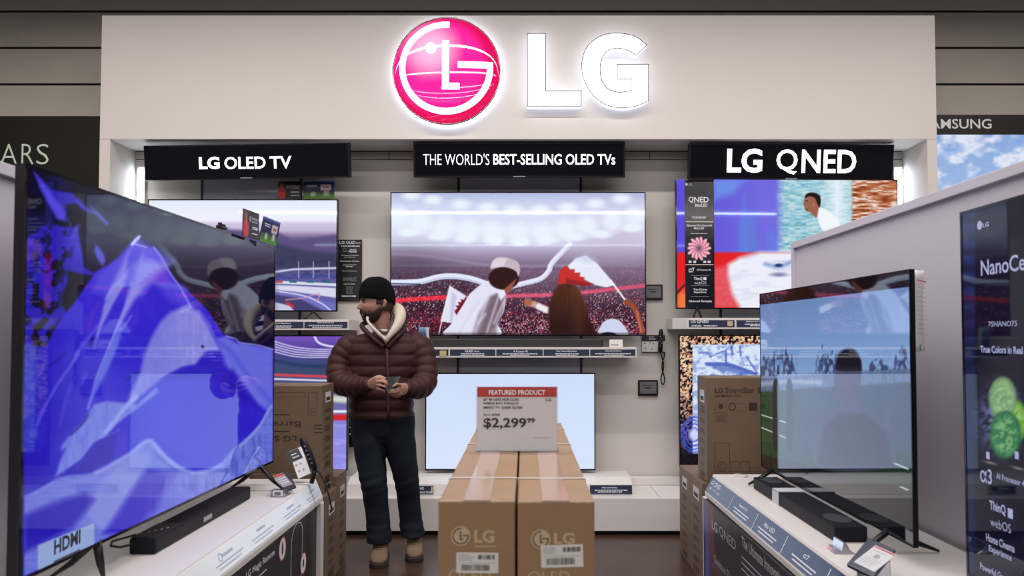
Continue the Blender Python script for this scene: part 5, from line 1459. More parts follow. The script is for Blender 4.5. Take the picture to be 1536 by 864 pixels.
# tablet on its clear stand
TL, TR, BL = P(1303, 806, 2.505), P(1343.5, 824, 2.42), P(1269.5, 846, 2.43)
root = thing('price_tablet', 'dark framed price tablet tilted on a clear stand on the counter edge', 'tablet', ((TL.x + BL.x) / 2, 2.45, ZC))
o_, f2, w2, h2 = slab3(TL, TR, BL, 0.012, 'case', mat('tablet_blue_black', (0.02, 0.025, 0.06, 1), 0.25), root)
b = MB(); b.slab(f2.at(w2 * .12, h2 * .14, 0.0002), f2.U * w2 * .76, f2.V * h2 * .70, f2.N * 0.001); sc_ = b.build('display', mat('eink_light', (0.55, 0.55, 0.60, 1), 0.3), root)
b = MB(); b.mi = 1; b.barm(f2, w2 * .14, h2 * .78, w2 * .86, h2 * .82, .0018); b.mi = 0
b.disc(f2, w2 * .5, h2 * .55, w2 * .10, 16, .0018); 
for k in range(4): b.barm(f2, w2 * .2, h2 * (.42 - .06 * k), w2 * (.8 - .05 * k), h2 * (.435 - .06 * k), .0018)
b.barm(f2, w2 * .2, h2 * .68, w2 * .7, h2 * .70, .0018)
b.build('lettering', [M_printdim, M_red], sc_)
c0 = f2.at(w2 * .25, h2 * .1, -0.013); c1 = f2.at(w2 * .8, h2 * .1, -0.013); c2 = f2.at(w2 * .25, h2 * .7, -0.013); c3 = f2.at(w2 * .8, h2 * .7, -0.013)
b = MB(); g0, g1 = Vector((c0.x, c0.y + 0.0, ZC)), Vector((c1.x, c1.y, ZC)); g2, g3 = Vector((c2.x + .02, c2.y + .04, ZC)), Vector((c3.x + .02, c3.y + .04, ZC))
b.add([c0, c1, c3, c2, g0, g1, g3, g2], [(0, 1, 2, 3), (4, 7, 6, 5), (0, 4, 5, 1), (1, 5, 6, 2), (2, 6, 7, 3), (3, 7, 4, 0)])
b.build('stand', M_acryl, root)
# clear sign holder
a = PZp(1262, 828, ZC)
root = thing('acrylic_holder', 'empty clear acrylic holder at the near end of the soundbar with the white clip', 'holder', a)
b = MB(); x_, y_ = a.x, a.y
b.prism([(x_ - .035, y_ - .03, ZC), (x_ + .04, y_ - .03, ZC), (x_ + .02, y_ - .03, ZC + .012), (x_ + .005, y_ - .03, ZC + .038), (x_ - .004, y_ - .03, ZC + .038), (x_ - .01, y_ - .03, ZC + .010)], (0, .085, 0)); b.build('body', M_acryl, root, bevel=0.001)
b = MB(); b.box(x_ - .030, x_ - .014, y_ - .02, y_ + .045, ZC + .011, ZC + .014); b.build('front_lip', M_acryl, root)
# small light remote at the far end
a = PZp(1104, 713, ZC); c = PZp(1118, 718.5, ZC)
root = thing('price_tag', 'small pale price tag lying at the far counter end by the tall carton', 'price tag', (a + c) / 2)
m_ = (a + c) / 2
b = MB(); b.slab((m_.x - .035, m_.y + .02, ZC), (.05, -.045, 0), (.028, .03, .0), (0, 0, .012)); b.build('case', M_label, root, bevel=0.003)
b = MB(); b.slab((m_.x - .027, m_.y + .0195, ZC + .0122), (.036, -.033, 0), (.02, .0215, .0), (0, 0, .0008)); b.build('display', mat('eink_grey', (0.35, 0.34, 0.33, 1), 0.4), root)

# left counter: tilted tag, info card, tethered remote
TL, TR, BL = P(411.5, 712, 3.60), P(428, 706, 3.72), P(425, 734, 3.46)
TL, TR, BL = P(414, 711, 3.72), P(432, 705.5, 3.80), P(427, 737, 3.66)
root = thing('price_tablet', 'dark price tablet with red heading leaning in a clear block on the counter', 'tablet', (BL.x, BL.y, ZC))
N_ = (TR - TL).cross(TL - BL).normalized()
o_, f2, w2, h2 = slab3(TL, TR, BL, 0.010, 'case', M_ink, root)
b = MB(); b.slab(f2.at(w2 * .08, h2 * .2, 0.0002), f2.U * w2 * .84, f2.V * h2 * .70, f2.N * 0.001); sc_ = b.build('display', mat('eink_mid', (0.30, 0.28, 0.32, 1), 0.3), root)
b = MB(); b.mi = 1; b.barm(f2, w2 * .1, h2 * .78, w2 * .9, h2 * .88, .0018); b.mi = 0
for k in range(3): b.barm(f2, w2 * .2, h2 * (.62 - .12 * k), w2 * .8, h2 * (.65 - .12 * k), .0018)
b.build('lettering', [M_print, M_red], sc_)
b = MB(); c0 = f2.at(w2 * .2, h2 * .3, -0.011); c1 = f2.at(w2 * .8, h2 * .3, -0.011)
g0, g1 = Vector((c0.x, c0.y + .07, ZC)), Vector((c1.x, c1.y + .07, ZC)); h0, h1 = Vector((c0.x, c0.y - .004, ZC)), Vector((c1.x, c1.y - .004, ZC))
b.add([c0, c1, g0, g1, h0, h1], [(0, 1, 3, 2), (0, 4, 5, 1), (2, 3, 5, 4), (0, 2, 4), (1, 5, 3)]); b.build('stand', M_acryl, root)
a = PZp(419, 744.5, ZC)
root = thing('price_tag', 'little pale price tag in a clear block beside the soundbar end on the counter', 'price tag', a)
b = MB(); b.slab((a.x - .035, a.y - .02, ZC), (.07, 0, 0), (0, .05, 0), (0, 0, .03)); b.build('clear_block', M_acryl, root, bevel=0.003)
b = MB(); b.slab((a.x - .022, a.y - .0235, ZC + .004), (.045, 0, 0), (0, .006, .026), (0, -.003, .001)); b.build('case', M_label, root, bevel=0.001)
b = MB(); b.slab((a.x - .014, a.y - .0275, ZC + .010), (.028, 0, 0), (0, .003, .014), (0, -.0008, .0002)); b.build('display', mat('eink_dim', (0.16, 0.16, 0.17, 1), 0.35), root)
# info card: leaning white and black
TL, TR, BL = P(433.5, 677.5, 4.02), P(452, 669.5, 4.06), P(447.5, 718, 3.98)
root = thing('remote_holder_card', 'leaning black and white instruction card behind the tethered remote on the counter corner', 'information card', (BL.x, BL.y, ZC))
o_, f2, w2, h2 = slab3(TL, TR, BL, 0.004, 'board', M_paper, root, 0.0)
b = MB(); b.slab(f2.at(0.002, h2 * .60, .0002), f2.U * (w2 - .002), f2.V * h2 * .385, f2.N * .0008); b.build('black_band', M_ink, root)
b = MB(); b.textm(f2, 'Magic', w2 * .3, h2 * .80, h2 * .07, .02, width=w2 * .4, lift=.0014); b.textm(f2, 'Remote', w2 * .3, h2 * .70, h2 * .07, .02, width=w2 * .5, lift=.0014)
b.mi = 1
for q in ((.3, .45), (.65, .45), (.3, .22), (.65, .22)): b.disc(f2, w2 * q[0], h2 * q[1], w2 * .09, 10)
b.build('lettering', [M_print, M_printdim], root)
A_, B_ = P(452, 657, 3.96), P(472, 705, 3.96)
root = thing('remote_control', 'black remote control standing tethered on the counter corner beside the stacked cartons', 'remote control', (B_.x, B_.y, ZC))
b = MB(); b.tube([A_, A_.lerp(B_, .15), A_.lerp(B_, .5) + Vector((.006, 0, 0)), A_.lerp(B_, .85), B_], .02, 12, rr=[.012, .019, .019, .021, .014], squash=.6); b.build('body', M_black, root)
b = MB()
for k in range(5):
    q = A_.lerp(B_, .25 + .13 * k) + Vector((.004, -.0185, 0)); b.box(q.x - .003, q.x + .003, q.y, q.y + .006, q.z - .003, q.z + .003)
b.build('buttons', M_printdim, root)
sp_ = spline([(470, 702), (477, 707), (486, 722), (493, 742), (497.5, 763)], 5)
b = MB(); b.tube([P(x, y, 3.96 - .0 * i) for i, (x, y) in enumerate(sp_)], .008, 8, squash=.5); b.build('strap', M_black, root)
b = MB(); b.tube([B_, Vector((B_.x - .02, B_.y + .02, ZC + .006))], .012, 8); b.build('stand', M_black, root)

# ================================================================== cartons
def carton(label, x0, x1, y0, y1, z0, z1, front=None, side=None, sidesgn=1, top=None, group=None, cat='carton', box_mat=None):
    root = thing('carton', label, cat, ((x0 + x1) / 2, (y0 + y1) / 2, z0), group=group)
    b = MB(); b.box(x0, x1, y0, y1, z0, z1); b.build('box', box_mat or M_cartonshaded, root, bevel=0.004)
    xm = (x0 + x1) / 2
    # flap seam and tape along the top
    b = MB(); b.box(xm - .0015, xm + .0015, y0 + .003, y1 - .003, z1 + .0002, z1 + .0006); b.build('flap_seam', M_cartonink, root)
    if front:
        b = MB(); front(b, Frame((x0, y0, z0), (1, 0, 0), (0, 0, 1)), x1 - x0, z1 - z0); b.build('front_print', [M_cartonink, M_cartonlight, M_label], root)
    if side:
        f_ = Frame((x1, y0, z0), (0, 1, 0), (0, 0, 1)) if sidesgn > 0 else Frame((x0, y1, z0), (0, -1, 0), (0, 0, 1))
        b = MB(); side(b, f_, y1 - y0, z1 - z0); b.build('side_print', [M_cartonink, M_cartonlight, M_label], root)
    if top: top(root, x0, x1, y0, y1, z1)
    return root
def outline(b, f, u0, v0, u1, v1, t=0.002):
    b.barm(f, u0, v0, u1, v0 + t); b.barm(f, u0, v1 - t, u1, v1); b.barm(f, u0, v0, u0 + t, v1); b.barm(f, u1 - t, v0, u1, v1)
def side_marks(seed, sticker=(.25, .84), tall=True):
    def fn(b, f, w, h):
        rnd = random.Random(seed)
        b.mi = 2; u, v = sticker; b.barm(f, w * u, h * (v - .05), w * (u + .45), h * (v + .07)); b.mi = 0
        b.barm(f, w * (u + .06), h * (v - .03), w * (u + .38), h * (v + .01), .0009); 
        z = .70
        while z > .12:
            k = rnd.choice((2, 3))
            for i in range(k):
                b.barm(f, w * .28, h * z, w * rnd.uniform(.6, .82), h * z + .006); z -= .024
            z -= .05
        for i in range(3): b.barm(f, w * (.3 + .16 * i), h * .03, w * (.40 + .16 * i), h * .03 + w * .12)
    return fn
# left stack
def frontL(b, f, w, h):
    f = Frame(f.O + f.N * 0.0, f.U, f.V); r = Frame(f.O, -f.U, -f.V)
    b.text(r, 'LG SoundBar', 445, 662.5, 350, 653.5, .02, .001); b.text(r, 'Barre de son', 451, 641, 352, 632, 0.0, .001)
    for y in (648, 623): b.barm(f, f.uv(408, y)[0], f.uv(408, y)[1], f.uv(434, y)[0], f.uv(434, y)[1] + .006)
    a, c = f.uv(395, 596), f.uv(458, 588); outline(b, f, a[0], a[1], c[0], c[1])
    a, c = f.uv(462, 623), f.uv(476, 588); outline(b, f, a[0], a[1], c[0], c[1])
    a, c = f.uv(466, 619), f.uv(472, 612); outline(b, f, a[0], a[1], c[0], c[1])
    a, c = f.uv(470, 655), f.uv(485, 634); b.mi = 0
    for k in range(3): b.barm(f, a[0] + .004, a[1] + .02 + .02 * k, c[0] - .006, a[1] + .026 + .02 * k)
carton('soundbar carton with upside-down print, topmost of the stack behind the blue mountain television', -1.62, -1.117, 4.38, 4.655, 0.624, 1.105, frontL, side_marks(1, (.3, .84)), 1)
carton('flat carton squeezed beneath the upside-down soundbar carton', -1.62, -1.115, 4.375, 4.655, 0.502, 0.6235, None, side_marks(2, (.3, .3)), 1)
carton('upright carton on the floor, front one under the upside-down soundbar carton', -1.60, -1.090, 4.365, 4.650, 0.0, 0.5015, None, side_marks(3, (.3, .80)), 1)
carton('upright carton on the floor, rear one nearest the man\'s legs', -1.60, -1.092, 4.660, 4.90, 0.0, 0.560, None, side_marks(4, (.3, .80)), 1)
# right stack
def frontR(b, f, w, h):
    b.text(f, 'LG', 1072.5, 582, 1084, 589.5, .035, .001); b.text(f, 'SoundBar', 1088, 581, 1131, 589.3, .01, .001); b.text(f, 'Barre de son', 1137.5, 581, 1200, 589.5, .01, .001)
    b.text(f, 'MERIDIAN', 1081.5, 592.4, 1111, 595.4, .02, .001); b.barm(f, f.uv(1073, 595)[0], f.uv(1073, 595)[1], f.uv(1080, 595)[0], f.uv(1080, 595)[1] + .005)
    a, c = f.uv(1073, 619), f.uv(1089.5, 604); outline(b, f, a[0], a[1], c[0], c[1], .0012); u = f.uv(1081, 609.5); b.disc(f, u[0], u[1], .014, 16)
    a, c = f.uv(1073, 633), f.uv(1089.5, 620); outline(b, f, a[0], a[1], c[0], c[1], .0012)
    for k in range(3): b.barm(f, a[0] + .006, a[1] + .008 + .012 * k, c[0] - .008, a[1] + .011 + .012 * k)
    a, c = f.uv(1094, 617), f.uv(1119, 605); outline(b, f, a[0], a[1], c[0], c[1], .0012); u = f.uv(1098.5, 610); b.disc(f, u[0], u[1], .021, 20, ri=.016)
    a, c = f.uv(1123.5, 616), f.uv(1135.5, 604); b.barm(f, a[0], a[1], c[0], c[1])
    a, c = f.uv(1072, 708), f.uv(1094.5, 664.5); outline(b, f, a[0], a[1], c[0], c[1], .0022); u = f.uv(1083.5, 699.5); b.disc(f, u[0], u[1], .026, 24, ri=.023); b.disc(f, u[0], u[1], .014, 18, ri=.012)
    for x0_ in (1096.5, 1111.5): a, c = f.uv(x0_, 708), f.uv(x0_ + 12.5, 692); outline(b, f, a[0], a[1], c[0], c[1], .0022)
    a, c = f.uv(1125, 708), f.uv(1150, 700); outline(b, f, a[0], a[1], c[0], c[1], .0022)
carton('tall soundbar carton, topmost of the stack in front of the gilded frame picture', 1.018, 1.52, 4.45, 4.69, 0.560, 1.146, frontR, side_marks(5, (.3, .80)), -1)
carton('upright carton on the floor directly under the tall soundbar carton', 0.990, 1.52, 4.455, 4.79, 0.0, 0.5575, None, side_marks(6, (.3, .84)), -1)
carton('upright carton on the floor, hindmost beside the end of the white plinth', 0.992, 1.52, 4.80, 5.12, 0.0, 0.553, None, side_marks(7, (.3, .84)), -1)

# the two long television cartons standing on edge in the aisle
YB0, YB1 = 1.76, 3.37
ztop = P(774, 751, YB0).z
def tv_front(cx_, cy_, rad, lg, oled, stk, tilt):
    def fn(b, f, w, h):
        b.mi = 1
        u = f.uv(cx_, cy_); b.disc(f, u[0], u[1], rad, 40)
        b.text(f, 'LG', *lg, bold=.03)
        b.text(f, 'OLED', *oled, bold=-.005)
        b.mi = 0
        # face mark inside the round emblem
        k = rad
        for i in range(28):
            a0_, a1_ = math.radians(85 + i * 10), math.radians(85 + (i + 1) * 10)
            b.add([f.at(u[0] + k * r_ * math.cos(a_), u[1] + k * r_ * math.sin(a_), .0012) for r_, a_ in ((.84, a0_), (.84, a1_), (.72, a1_), (.72, a0_))], [(0, 1, 2, 3)])
        b.barm(f, u[0] + k * .2, u[1], u[0] + k * .8, u[1] + k * .12, .0012); b.barm(f, u[0] - k * .06, u[1] - k * .4, u[0] + k * .06, u[1] + k * .5, .0012); b.barm(f, u[0] - k * .06, u[1] - k * .4, u[0] + k * .25, u[1] - k * .28, .0012)
        b.mi = 1; greek(b, f, lg[0], lg[2] + 4, (lg[3] + 5.5,), 2.0)
    return fn
def sticker(root, f, q0, q1, tilt, x1lim):
    a, c = f.uv(q0[0], q1[1]), f.uv(q1[0], q0[1]); w_, h_ = c[0] - a[0], c[1] - a[1]
    ff = Frame(f.at(a[0], a[1], 0.0016), f.U * math.cos(tilt) + f.V * math.sin(tilt), f.V * math.cos(tilt) - f.U * math.sin(tilt))
    b = MB(); b.slab(ff.at(0, 0, -.0008), ff.U * w_, ff.V * h_, ff.N * .0008); s_ = b.build('shipping_label', M_label, root)
    b = MB(); rnd = random.Random(int(q0[0]))
    x_ = w_ * .12
    while x_ < w_ * .80:
        t_ = rnd.choice((.0008, .0014, .0022)); b.barm(ff, x_, h_ * .12, x_ + t_, h_ * .42); x_ += t_ + rnd.choice((.0009, .0016))
    x_ = w_ * .52
    while x_ < w_ * .92:
        t_ = rnd.choice((.001, .002, .003)); b.barm(ff, x_, h_ * .68, x_ + t_, h_ * .90); x_ += t_ + rnd.choice((.001, .0018))
    for k in range(4): b.barm(ff, w_ * .05, h_ * (.88 - .085 * k), w_ * rnd.uniform(.3, .45), h_ * (.895 - .085 * k))
    b.barm(ff, w_ * .04, h_ * .50, w_ * .95, h_ * .51)
    b.build('barcode', M_ink, s_)
def tv_top(tx0, tx1, refl):
    def fn(root, x0, x1, y0, y1, z1):
        xm = (x0 + x1) / 2
        b = MB(); b.box(xm - .030, xm + .030, y0 + .001, y1 - .001, z1 + .0007, z1 + .0011); b.box(xm - .030, xm + .030, y0 - .0014, y0 - .0006, z1 - .07 * 0 - .004, z1 + .0007)
        b.build('tape', M_tape, root)
        b = MB()
        for y_ in (y0 + .27, y0 + .92, y1 - .22): b.box(x0 - .0015, x1 + .0015, y_, y_ + .012, z1 + .0013, z1 + .0022); b.box(x0 - .0016, x0 - .0004, y_, y_ + .012, .01, z1 + .0013); b.box(x1 + .0004, x1 + .0016, y_, y_ + .012, .01, z1 + .0013)
        b.build('strap', mat('strap_white', (0.60, 0.56, 0.54, 1), 0.3), root)
    return fn
xa, xm_, xb = P(657, 800, YB0).x, P(774.5, 800, YB0).x, P(892, 800, YB0).x
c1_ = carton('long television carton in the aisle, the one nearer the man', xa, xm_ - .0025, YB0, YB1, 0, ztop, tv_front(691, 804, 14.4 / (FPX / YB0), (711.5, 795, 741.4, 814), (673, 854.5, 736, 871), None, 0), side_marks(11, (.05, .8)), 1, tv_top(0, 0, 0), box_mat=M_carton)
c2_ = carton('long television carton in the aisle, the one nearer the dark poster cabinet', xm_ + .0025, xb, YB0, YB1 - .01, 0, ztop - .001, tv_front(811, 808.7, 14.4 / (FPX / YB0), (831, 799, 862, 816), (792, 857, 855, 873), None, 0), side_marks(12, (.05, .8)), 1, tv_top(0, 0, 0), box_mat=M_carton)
f_ = Frame((xa, YB0, 0), (1, 0, 0), (0, 0, 1))
sticker(c1_, f_, (684.4, 828.5), (747.3, 859), math.radians(-.6), 0); sticker(c2_, f_, (812, 818), (875, 851.5), math.radians(1.6), 0)

# featured product sign
YG = 2.53
fr = flat(715.7, 675.5, YG); w_, h_ = fr.uv(835.3, 580.4)
root = thing('price_sign', 'white price sign with a red heading standing on the long television cartons', 'sign', (fr.O.x + w_ / 2, YG, ztop))
b = MB(); b.slab((fr.O.x, YG, ztop + .003), fr.U * w_, fr.V * (fr.at(0, h_).z - ztop - .003), (0, .0025, 0)); b.build('card', mat('card_white', (0.60, 0.59, 0.60, 1), 0.35), root)
b = MB(); b.slab((fr.O.x - .004, YG + .003, ztop + .0028), fr.U * (w_ + .008), fr.V * (h_ + .0), (0, .002, 0)); b.slab((fr.O.x - .004, YG - .03, ztop + .0025), fr.U * (w_ + .008), (0, .06, 0), (0, 0, .0005 )); b.build('holder', M_acryl, root)
b = MB(); b.slab(fr.at(0, fr.uv(716, 595.2)[1], .0002), fr.U * w_, fr.V * (h_ - fr.uv(716, 595.2)[1]), fr.N * .0006); hd = b.build('heading', mat('heading_red', (0.42, 0.045, 0.04, 1), 0.4), root)
f2 = Frame(fr.at(0, 0, 0.001), fr.U, fr.V)
b = MB(); b.text(f2, 'FEATURED PRODUCT', 733.3, 585, 818, 592.2, .02); b.build('lettering', M_print, hd)
b = MB()
b.text(f2, '65" 4K UHD HDR OLED', 724.8, 597.2, 778.3, 601.2, .02); b.text(f2, 'WEBOS EVO THINQ AI', 724.8, 603.4, 777.6, 607.2, .02); b.text(f2, 'SMART TV -DARK SILVER', 724.8, 609.4, 784.3, 613.2, .02)
b.text(f2, 'LG', 818.7, 597.4, 826.8, 601.6, .02); b.text(f2, 'Save $300', 725.2, 620.4, 750, 624, .01); b.bar(f2, 737, 622, 750, 622.6)
b.text(f2, '$2,299', 725.2, 626.8, 789.5, 643.6, .022); b.text(f2, '99', 790.6, 626.8, 802.4, 634.2, .03)
b.mi = 1; greek(b, f2, 800, 828, (656.5,), 1.0)
b.build('lettering', [M_ink, M_printdim], root)

# ================================================================== the man
YM = 4.93
M_skin = mat('skin', (0.34, 0.175, 0.12, 1), 0.5, noise=0.08, nscale=30)
M_jacket = mat('jacket_nylon', (0.040, 0.012, 0.011, 1), 0.6, spec=0.25, noise=0.10, nscale=9, bump=0.5, bscale=30)
M_jeans = mat('denim', (0.012, 0.015, 0.025, 1), 0.85, spec=0.15, noise=0.30, nscale=8, bump=0.4, bscale=60)
M_wool = mat('black_knit', (0.004, 0.004, 0.005, 1), 0.95, spec=0.1, bump=0.6, bscale=260)
M_fleece = mat('cream_fleece', (0.50, 0.44, 0.36, 1), 0.9, noise=0.08, nscale=30, bump=0.4, bscale=80)
M_hair = mat('brown_beard', (0.035, 0.018, 0.012, 1), 0.9, bump=0.7, bscale=500)
M_boot = mat('tan_suede', (0.17, 0.115, 0.068, 1), 0.85, noise=0.12, nscale=30)
M_sole = mat('dark_sole', (0.025, 0.020, 0.018, 1), 0.7)
M_plaid = mat('grey_checks', (0.05, 0.045, 0.06, 1), 0.8, noise=0.6, nscale=90)

def remesh_build(name, mb, m, parent, voxel, smooth=4, label=None, fac=0.5):
    """fuse overlapping closed pieces into one continuous surface"""
    o = mb.build(name + '_raw', m, parent)
    md = o.modifiers.new('r', 'REMESH'); md.mode = 'VOXEL'; md.voxel_size = voxel; md.use_smooth_shade = True
    if smooth:
        ms = o.modifiers.new('s', 'SMOOTH'); ms.iterations = smooth; ms.factor = fac
    bpy.context.view_layer.update()
    dg = bpy.context.evaluated_depsgraph_get()
    me = bpy.data.meshes.new_from_object(o.evaluated_get(dg))
    raw = o.data; bpy.data.objects.remove(o); bpy.data.meshes.remove(raw)
    me.name = name; me.materials.clear(); me.materials.append(m)
    me.polygons.foreach_set('use_smooth', [True] * len(me.polygons))
    o = bpy.data.objects.new(name, me); COL.objects.link(o); o.parent = parent
    if label: o['label'] = label
    return o

def limb(mb, pts, radii, n=18, sub=6, ridge=0.0, pitch=0.07, squash=1.0, phase=0.0, caps=True):
    """tapering limb through joints; optional quilted ridges along its length"""
    p = spline([tuple(q) for q in pts], sub); r = spline([(x,) for x in radii], sub)[:, 0]
    seg = np.r_[0, np.cumsum(np.linalg.norm(np.diff(p, axis=0), axis=1))]
    if ridge:
        k = max(int(seg[-1] / (pitch / 8)), 8); s = np.linspace(0, seg[-1], k)
        p = np.stack([np.interp(s, seg, p[:, i]) for i in range(3)], 1); r = np.interp(s, seg, r)
        r = r + ridge * (np.abs(np.sin(math.pi * (s / pitch + phase))) ** 0.6 - 0.75)
    mb.tube([tuple(q) for q in p], 0.05, n, rr=list(r), squash=squash, caps=caps)
    return mb
def ball(mb, c, rx, ry=None, rz=None, n=16):
    ry = ry or rx; rz = rz or rx; rings = []
    for i in range(n + 1):
        t = math.pi * i / n; s = max(math.sin(t), 0.02)
        rings.append([(c[0] + rx * s * math.cos(2 * math.pi * j / n), c[1] + ry * s * math.sin(2 * math.pi * j / n), c[2] - rz * math.cos(t)) for j in range(n)])
    return mb.rings(rings)
def superring(cx_, cy_, z, a, b_, e=2.4, n=48, dz=0.0, bump=None):
    out = []
    for j in range(n):
        t = 2 * math.pi * j / n; c, s = math.cos(t), math.sin(t)
        x = a * math.copysign(abs(c) ** (2 / e), c); y = b_ * math.copysign(abs(s) ** (2 / e), s)
        k = bump(t) if bump else 0
        out.append((cx_ + x * (1 + k), cy_ + y * (1 + k), z + dz * math.cos(t)))
    return out

man = thing('person', 'bearded man in black beanie and maroon quilted jacket standing between the cartons, holding a phone', 'person',
            (P(585, 800, YM).x, YM, 0))
def M(px, py, dy=0.0): return P(px, py, YM + dy)

# ---------------- head (local frame: x to his left, y forward, z up)
yaw = math.radians(57)
fwd = Vector((-math.sin(yaw), -math.cos(yaw), -0.03)).normalized()
upv = Vector((0.02, 0, 1)).normalized(); lft = fwd.cross(upv).normalized() * -1
# his left is towards the viewer's right
lft = Vector((math.cos(yaw), -math.sin(yaw), 0)).normalized(); upv = (lft.cross(fwd) * -1).normalized()
if upv.z < 0: upv = -upv
HC = M(564.5, 455.5, 0.0)
HS = 1.05
def H(x, y, z): return HC + (lft * x + fwd * y + upv * z) * HS
def g2(x, s): return math.exp(-(x / s) ** 2)
def head_point(dx, dy, dz, off=0.0):
    # skull
    x, y, z = dx * 0.075, dy * 0.096, dz * 0.113
    if dz < 0:
        t = -dz
        x *= 1 - 0.24 * t * t; y = y * (1 - 0.10 * t) + (0.020 * t if dy > 0 else 0.028 * t * t)
    if dy > 0: # flatter face
        x *= 1 + 0.05 * dy * dy
    face = max(dy, 0)
    if face > 0.1:
        # nose
        prof = 0.0
        if -0.040 < z < 0.022: prof = min(1, (0.022 - z) / 0.048)
        if z <= -0.027: prof *= max(0, 1 - (-0.027 - z) / 0.011)
        y += 0.026 * prof * g2(x, 0.0125) * face
        y += 0.007 * g2(x, 0.007) * (1 if -0.03 < z < 0.02 else 0) * 0.5
        # brow, sockets, cheeks, lips, chin
        y += 0.006 * g2(z - 0.030, 0.009) * g2(abs(x) - 0.026, 0.028)
        y -= 0.012 * g2(z - 0.013, 0.011) * g2(abs(x) - 0.031, 0.016) * face
        y += 0.004 * g2(z + 0.020, 0.016) * g2(abs(x) - 0.042, 0.015)
        y += 0.006 * g2(z + 0.053, 0.006) * g2(x, 0.022); y += 0.006 * g2(z + 0.066, 0.006) * g2(x, 0.020)
        y -= 0.003 * g2(z + 0.0595, 0.0025) * g2(x, 0.024)
        y += 0.010 * g2(z + 0.090, 0.014) * g2(x, 0.024)
    p = Vector((x, y, z))
    return p + Vector((dx, dy, dz)).normalized() * off
body = MB()
rings = []
for i in range(61):
    t = math.pi * (i + 0.0) / 60; s = max(math.sin(t), 0.01); c = -math.cos(t)
    rings.append([tuple(H(*head_point(s * math.cos(2 * math.pi * j / 80), s * math.sin(2 * math.pi * j / 80), c))) for j in range(80)])
body.rings(rings)
# ears
for s in (-1, 1):
    q = [H(s * 0.074, -0.012, 0.012), H(s * 0.080, -0.018, 0.022), H(s * 0.083, -0.022, 0.006), H(s * 0.079, -0.014, -0.018), H(s * 0.073, -0.006, -0.022)]
    body.tube(q, 0.009, 8, rr=[0.008, 0.011, 0.012, 0.010, 0.007])
# neck
nb = M(574, 500, 0.03)
limb(body, [H(0, -0.022, -0.03), H(0, -0.025, -0.09), nb, nb + Vector((0.006, 0.02, -0.06))], [0.058, 0.056, 0.062, 0.08], 20)
# inner torso, arms and legs (under the clothes)
sh_r, sh_l = M(527, 519, 0.02), M(627, 519, 0.02)      # viewer's left / right shoulder
el_r, el_l = M(512, 569, -0.045), M(635, 571, -0.045)
wr_r, wr_l = M(553, 577, -0.25), M(613, 583, -0.24)
hip = M(574, 640, 0.02)
for zpx, a, b_ in ((0, 0, 0),): pass
tor = []
for (px_, py_, a, b_) in ((576, 505, .07, .06), (577, 515, .16, .09), (577, 540, .165, .105), (576, 580, .15, .10), (575, 620, .155, .105), (574, 650, .15, .10)):
    c = M(px_, py_, 0.03); tor.append(superring(c.x, c.y, c.z, a, b_))
body.rings(tor)
for (s_, e_, w__) in ((sh_r, el_r, wr_r), (sh_l, el_l, wr_l)):
    md_ = M(530, 578, -.135) if s_ is sh_r else M(624, 581, -.135)
    limb(body, [s_, s_.lerp(e_, .5), e_, md_, w__], [.036, .032, .026, .024, .024], 14)
kn_r, kn_l = M(561, 726, -0.03), M(610, 716, 0.05)
YL, YR_ = 4.90, 5.02                                        # his right foot (viewer's left) and left foot
an_r, an_l = Vector((P(569, 800, YL).x, YL + .05, 0.09)), Vector((P(619, 800, YR_).x, YR_ + .05, 0.09))
for (h_, k_, a_) in ((M(556, 650, 0.03), kn_r, an_r), (M(594, 650, 0.03), kn_l, an_l)):
    limb(body, [h_, h_.lerp(k_, .5), k_, k_.lerp(a_, .4), a_], [.078, .066, .050, .048, .034], 16)

# ---------------- hands: palm plus five separate fingers
def palm(mb, w_, k, n_, wd, th):
    """w_ wrist, k centre of the knuckle row, n_ direction across the knuckles"""
    ax = (k - w_).normalized(); n_ = (n_ - ax * n_.dot(ax)).normalized(); nn = ax.cross(n_)
    rings = []
    for t, a, b_ in ((-.10, .022, .018), (0.1, .026, .018), (.4, wd * .92, th), (.75, wd, th), (1.0, wd * .95, th * .85), (1.06, wd * .8, th * .5)):
        c = w_.lerp(k, t); rings.append([tuple(c + n_ * a * math.cos(2 * math.pi * j / 16) + nn * b_ * math.sin(2 * math.pi * j / 16)) for j in range(16)])
    mb.rings(rings); return ax, n_, nn
def finger(mb, pts, r0=.0088, r1=.0066):
    k = len(pts); rr = [r0 + (r1 - r0) * i / (k - 1) for i in range(k)]
    p = spline([tuple(q) for q in pts], 4); r = list(np.interp(np.linspace(0, k - 1, len(p)), range(k), rr)); r[-1] *= .55
    mb.tube([tuple(q) for q in p], .008, 10, rr=r)
# his right hand (viewer's left): fingers curled towards the phone
D = -0.30
kR = M(567, 574, D)
palm(body, wr_r, kR, Vector((0.05, -.25, 1)), .040, .016)
finger(body, [M(566, 568, D), M(572, 567.5, D - .012), M(578, 571.5, D - .010), M(582.5, 573, D - .002)])
finger(body, [M(566, 573, D - .008), M(573, 572.5, D - .022), M(579, 575.5, D - .018), M(582.5, 578.5, D - .004)])
finger(body, [M(565.5, 578, D - .008), M(572, 578.5, D - .022), M(577.5, 580.5, D - .018), M(580, 583.5, D - .002)])
finger(body, [M(565, 583, D), M(570.5, 584, D - .014), M(575, 586, D - .010), M(577.5, 588.5, D + .004)], .008, .006)
finger(body, [M(562, 567, D + .010), M(569, 564.5, D + .012), M(576, 567, D + .012), M(581, 569, D + .010)], .0105, .0075)
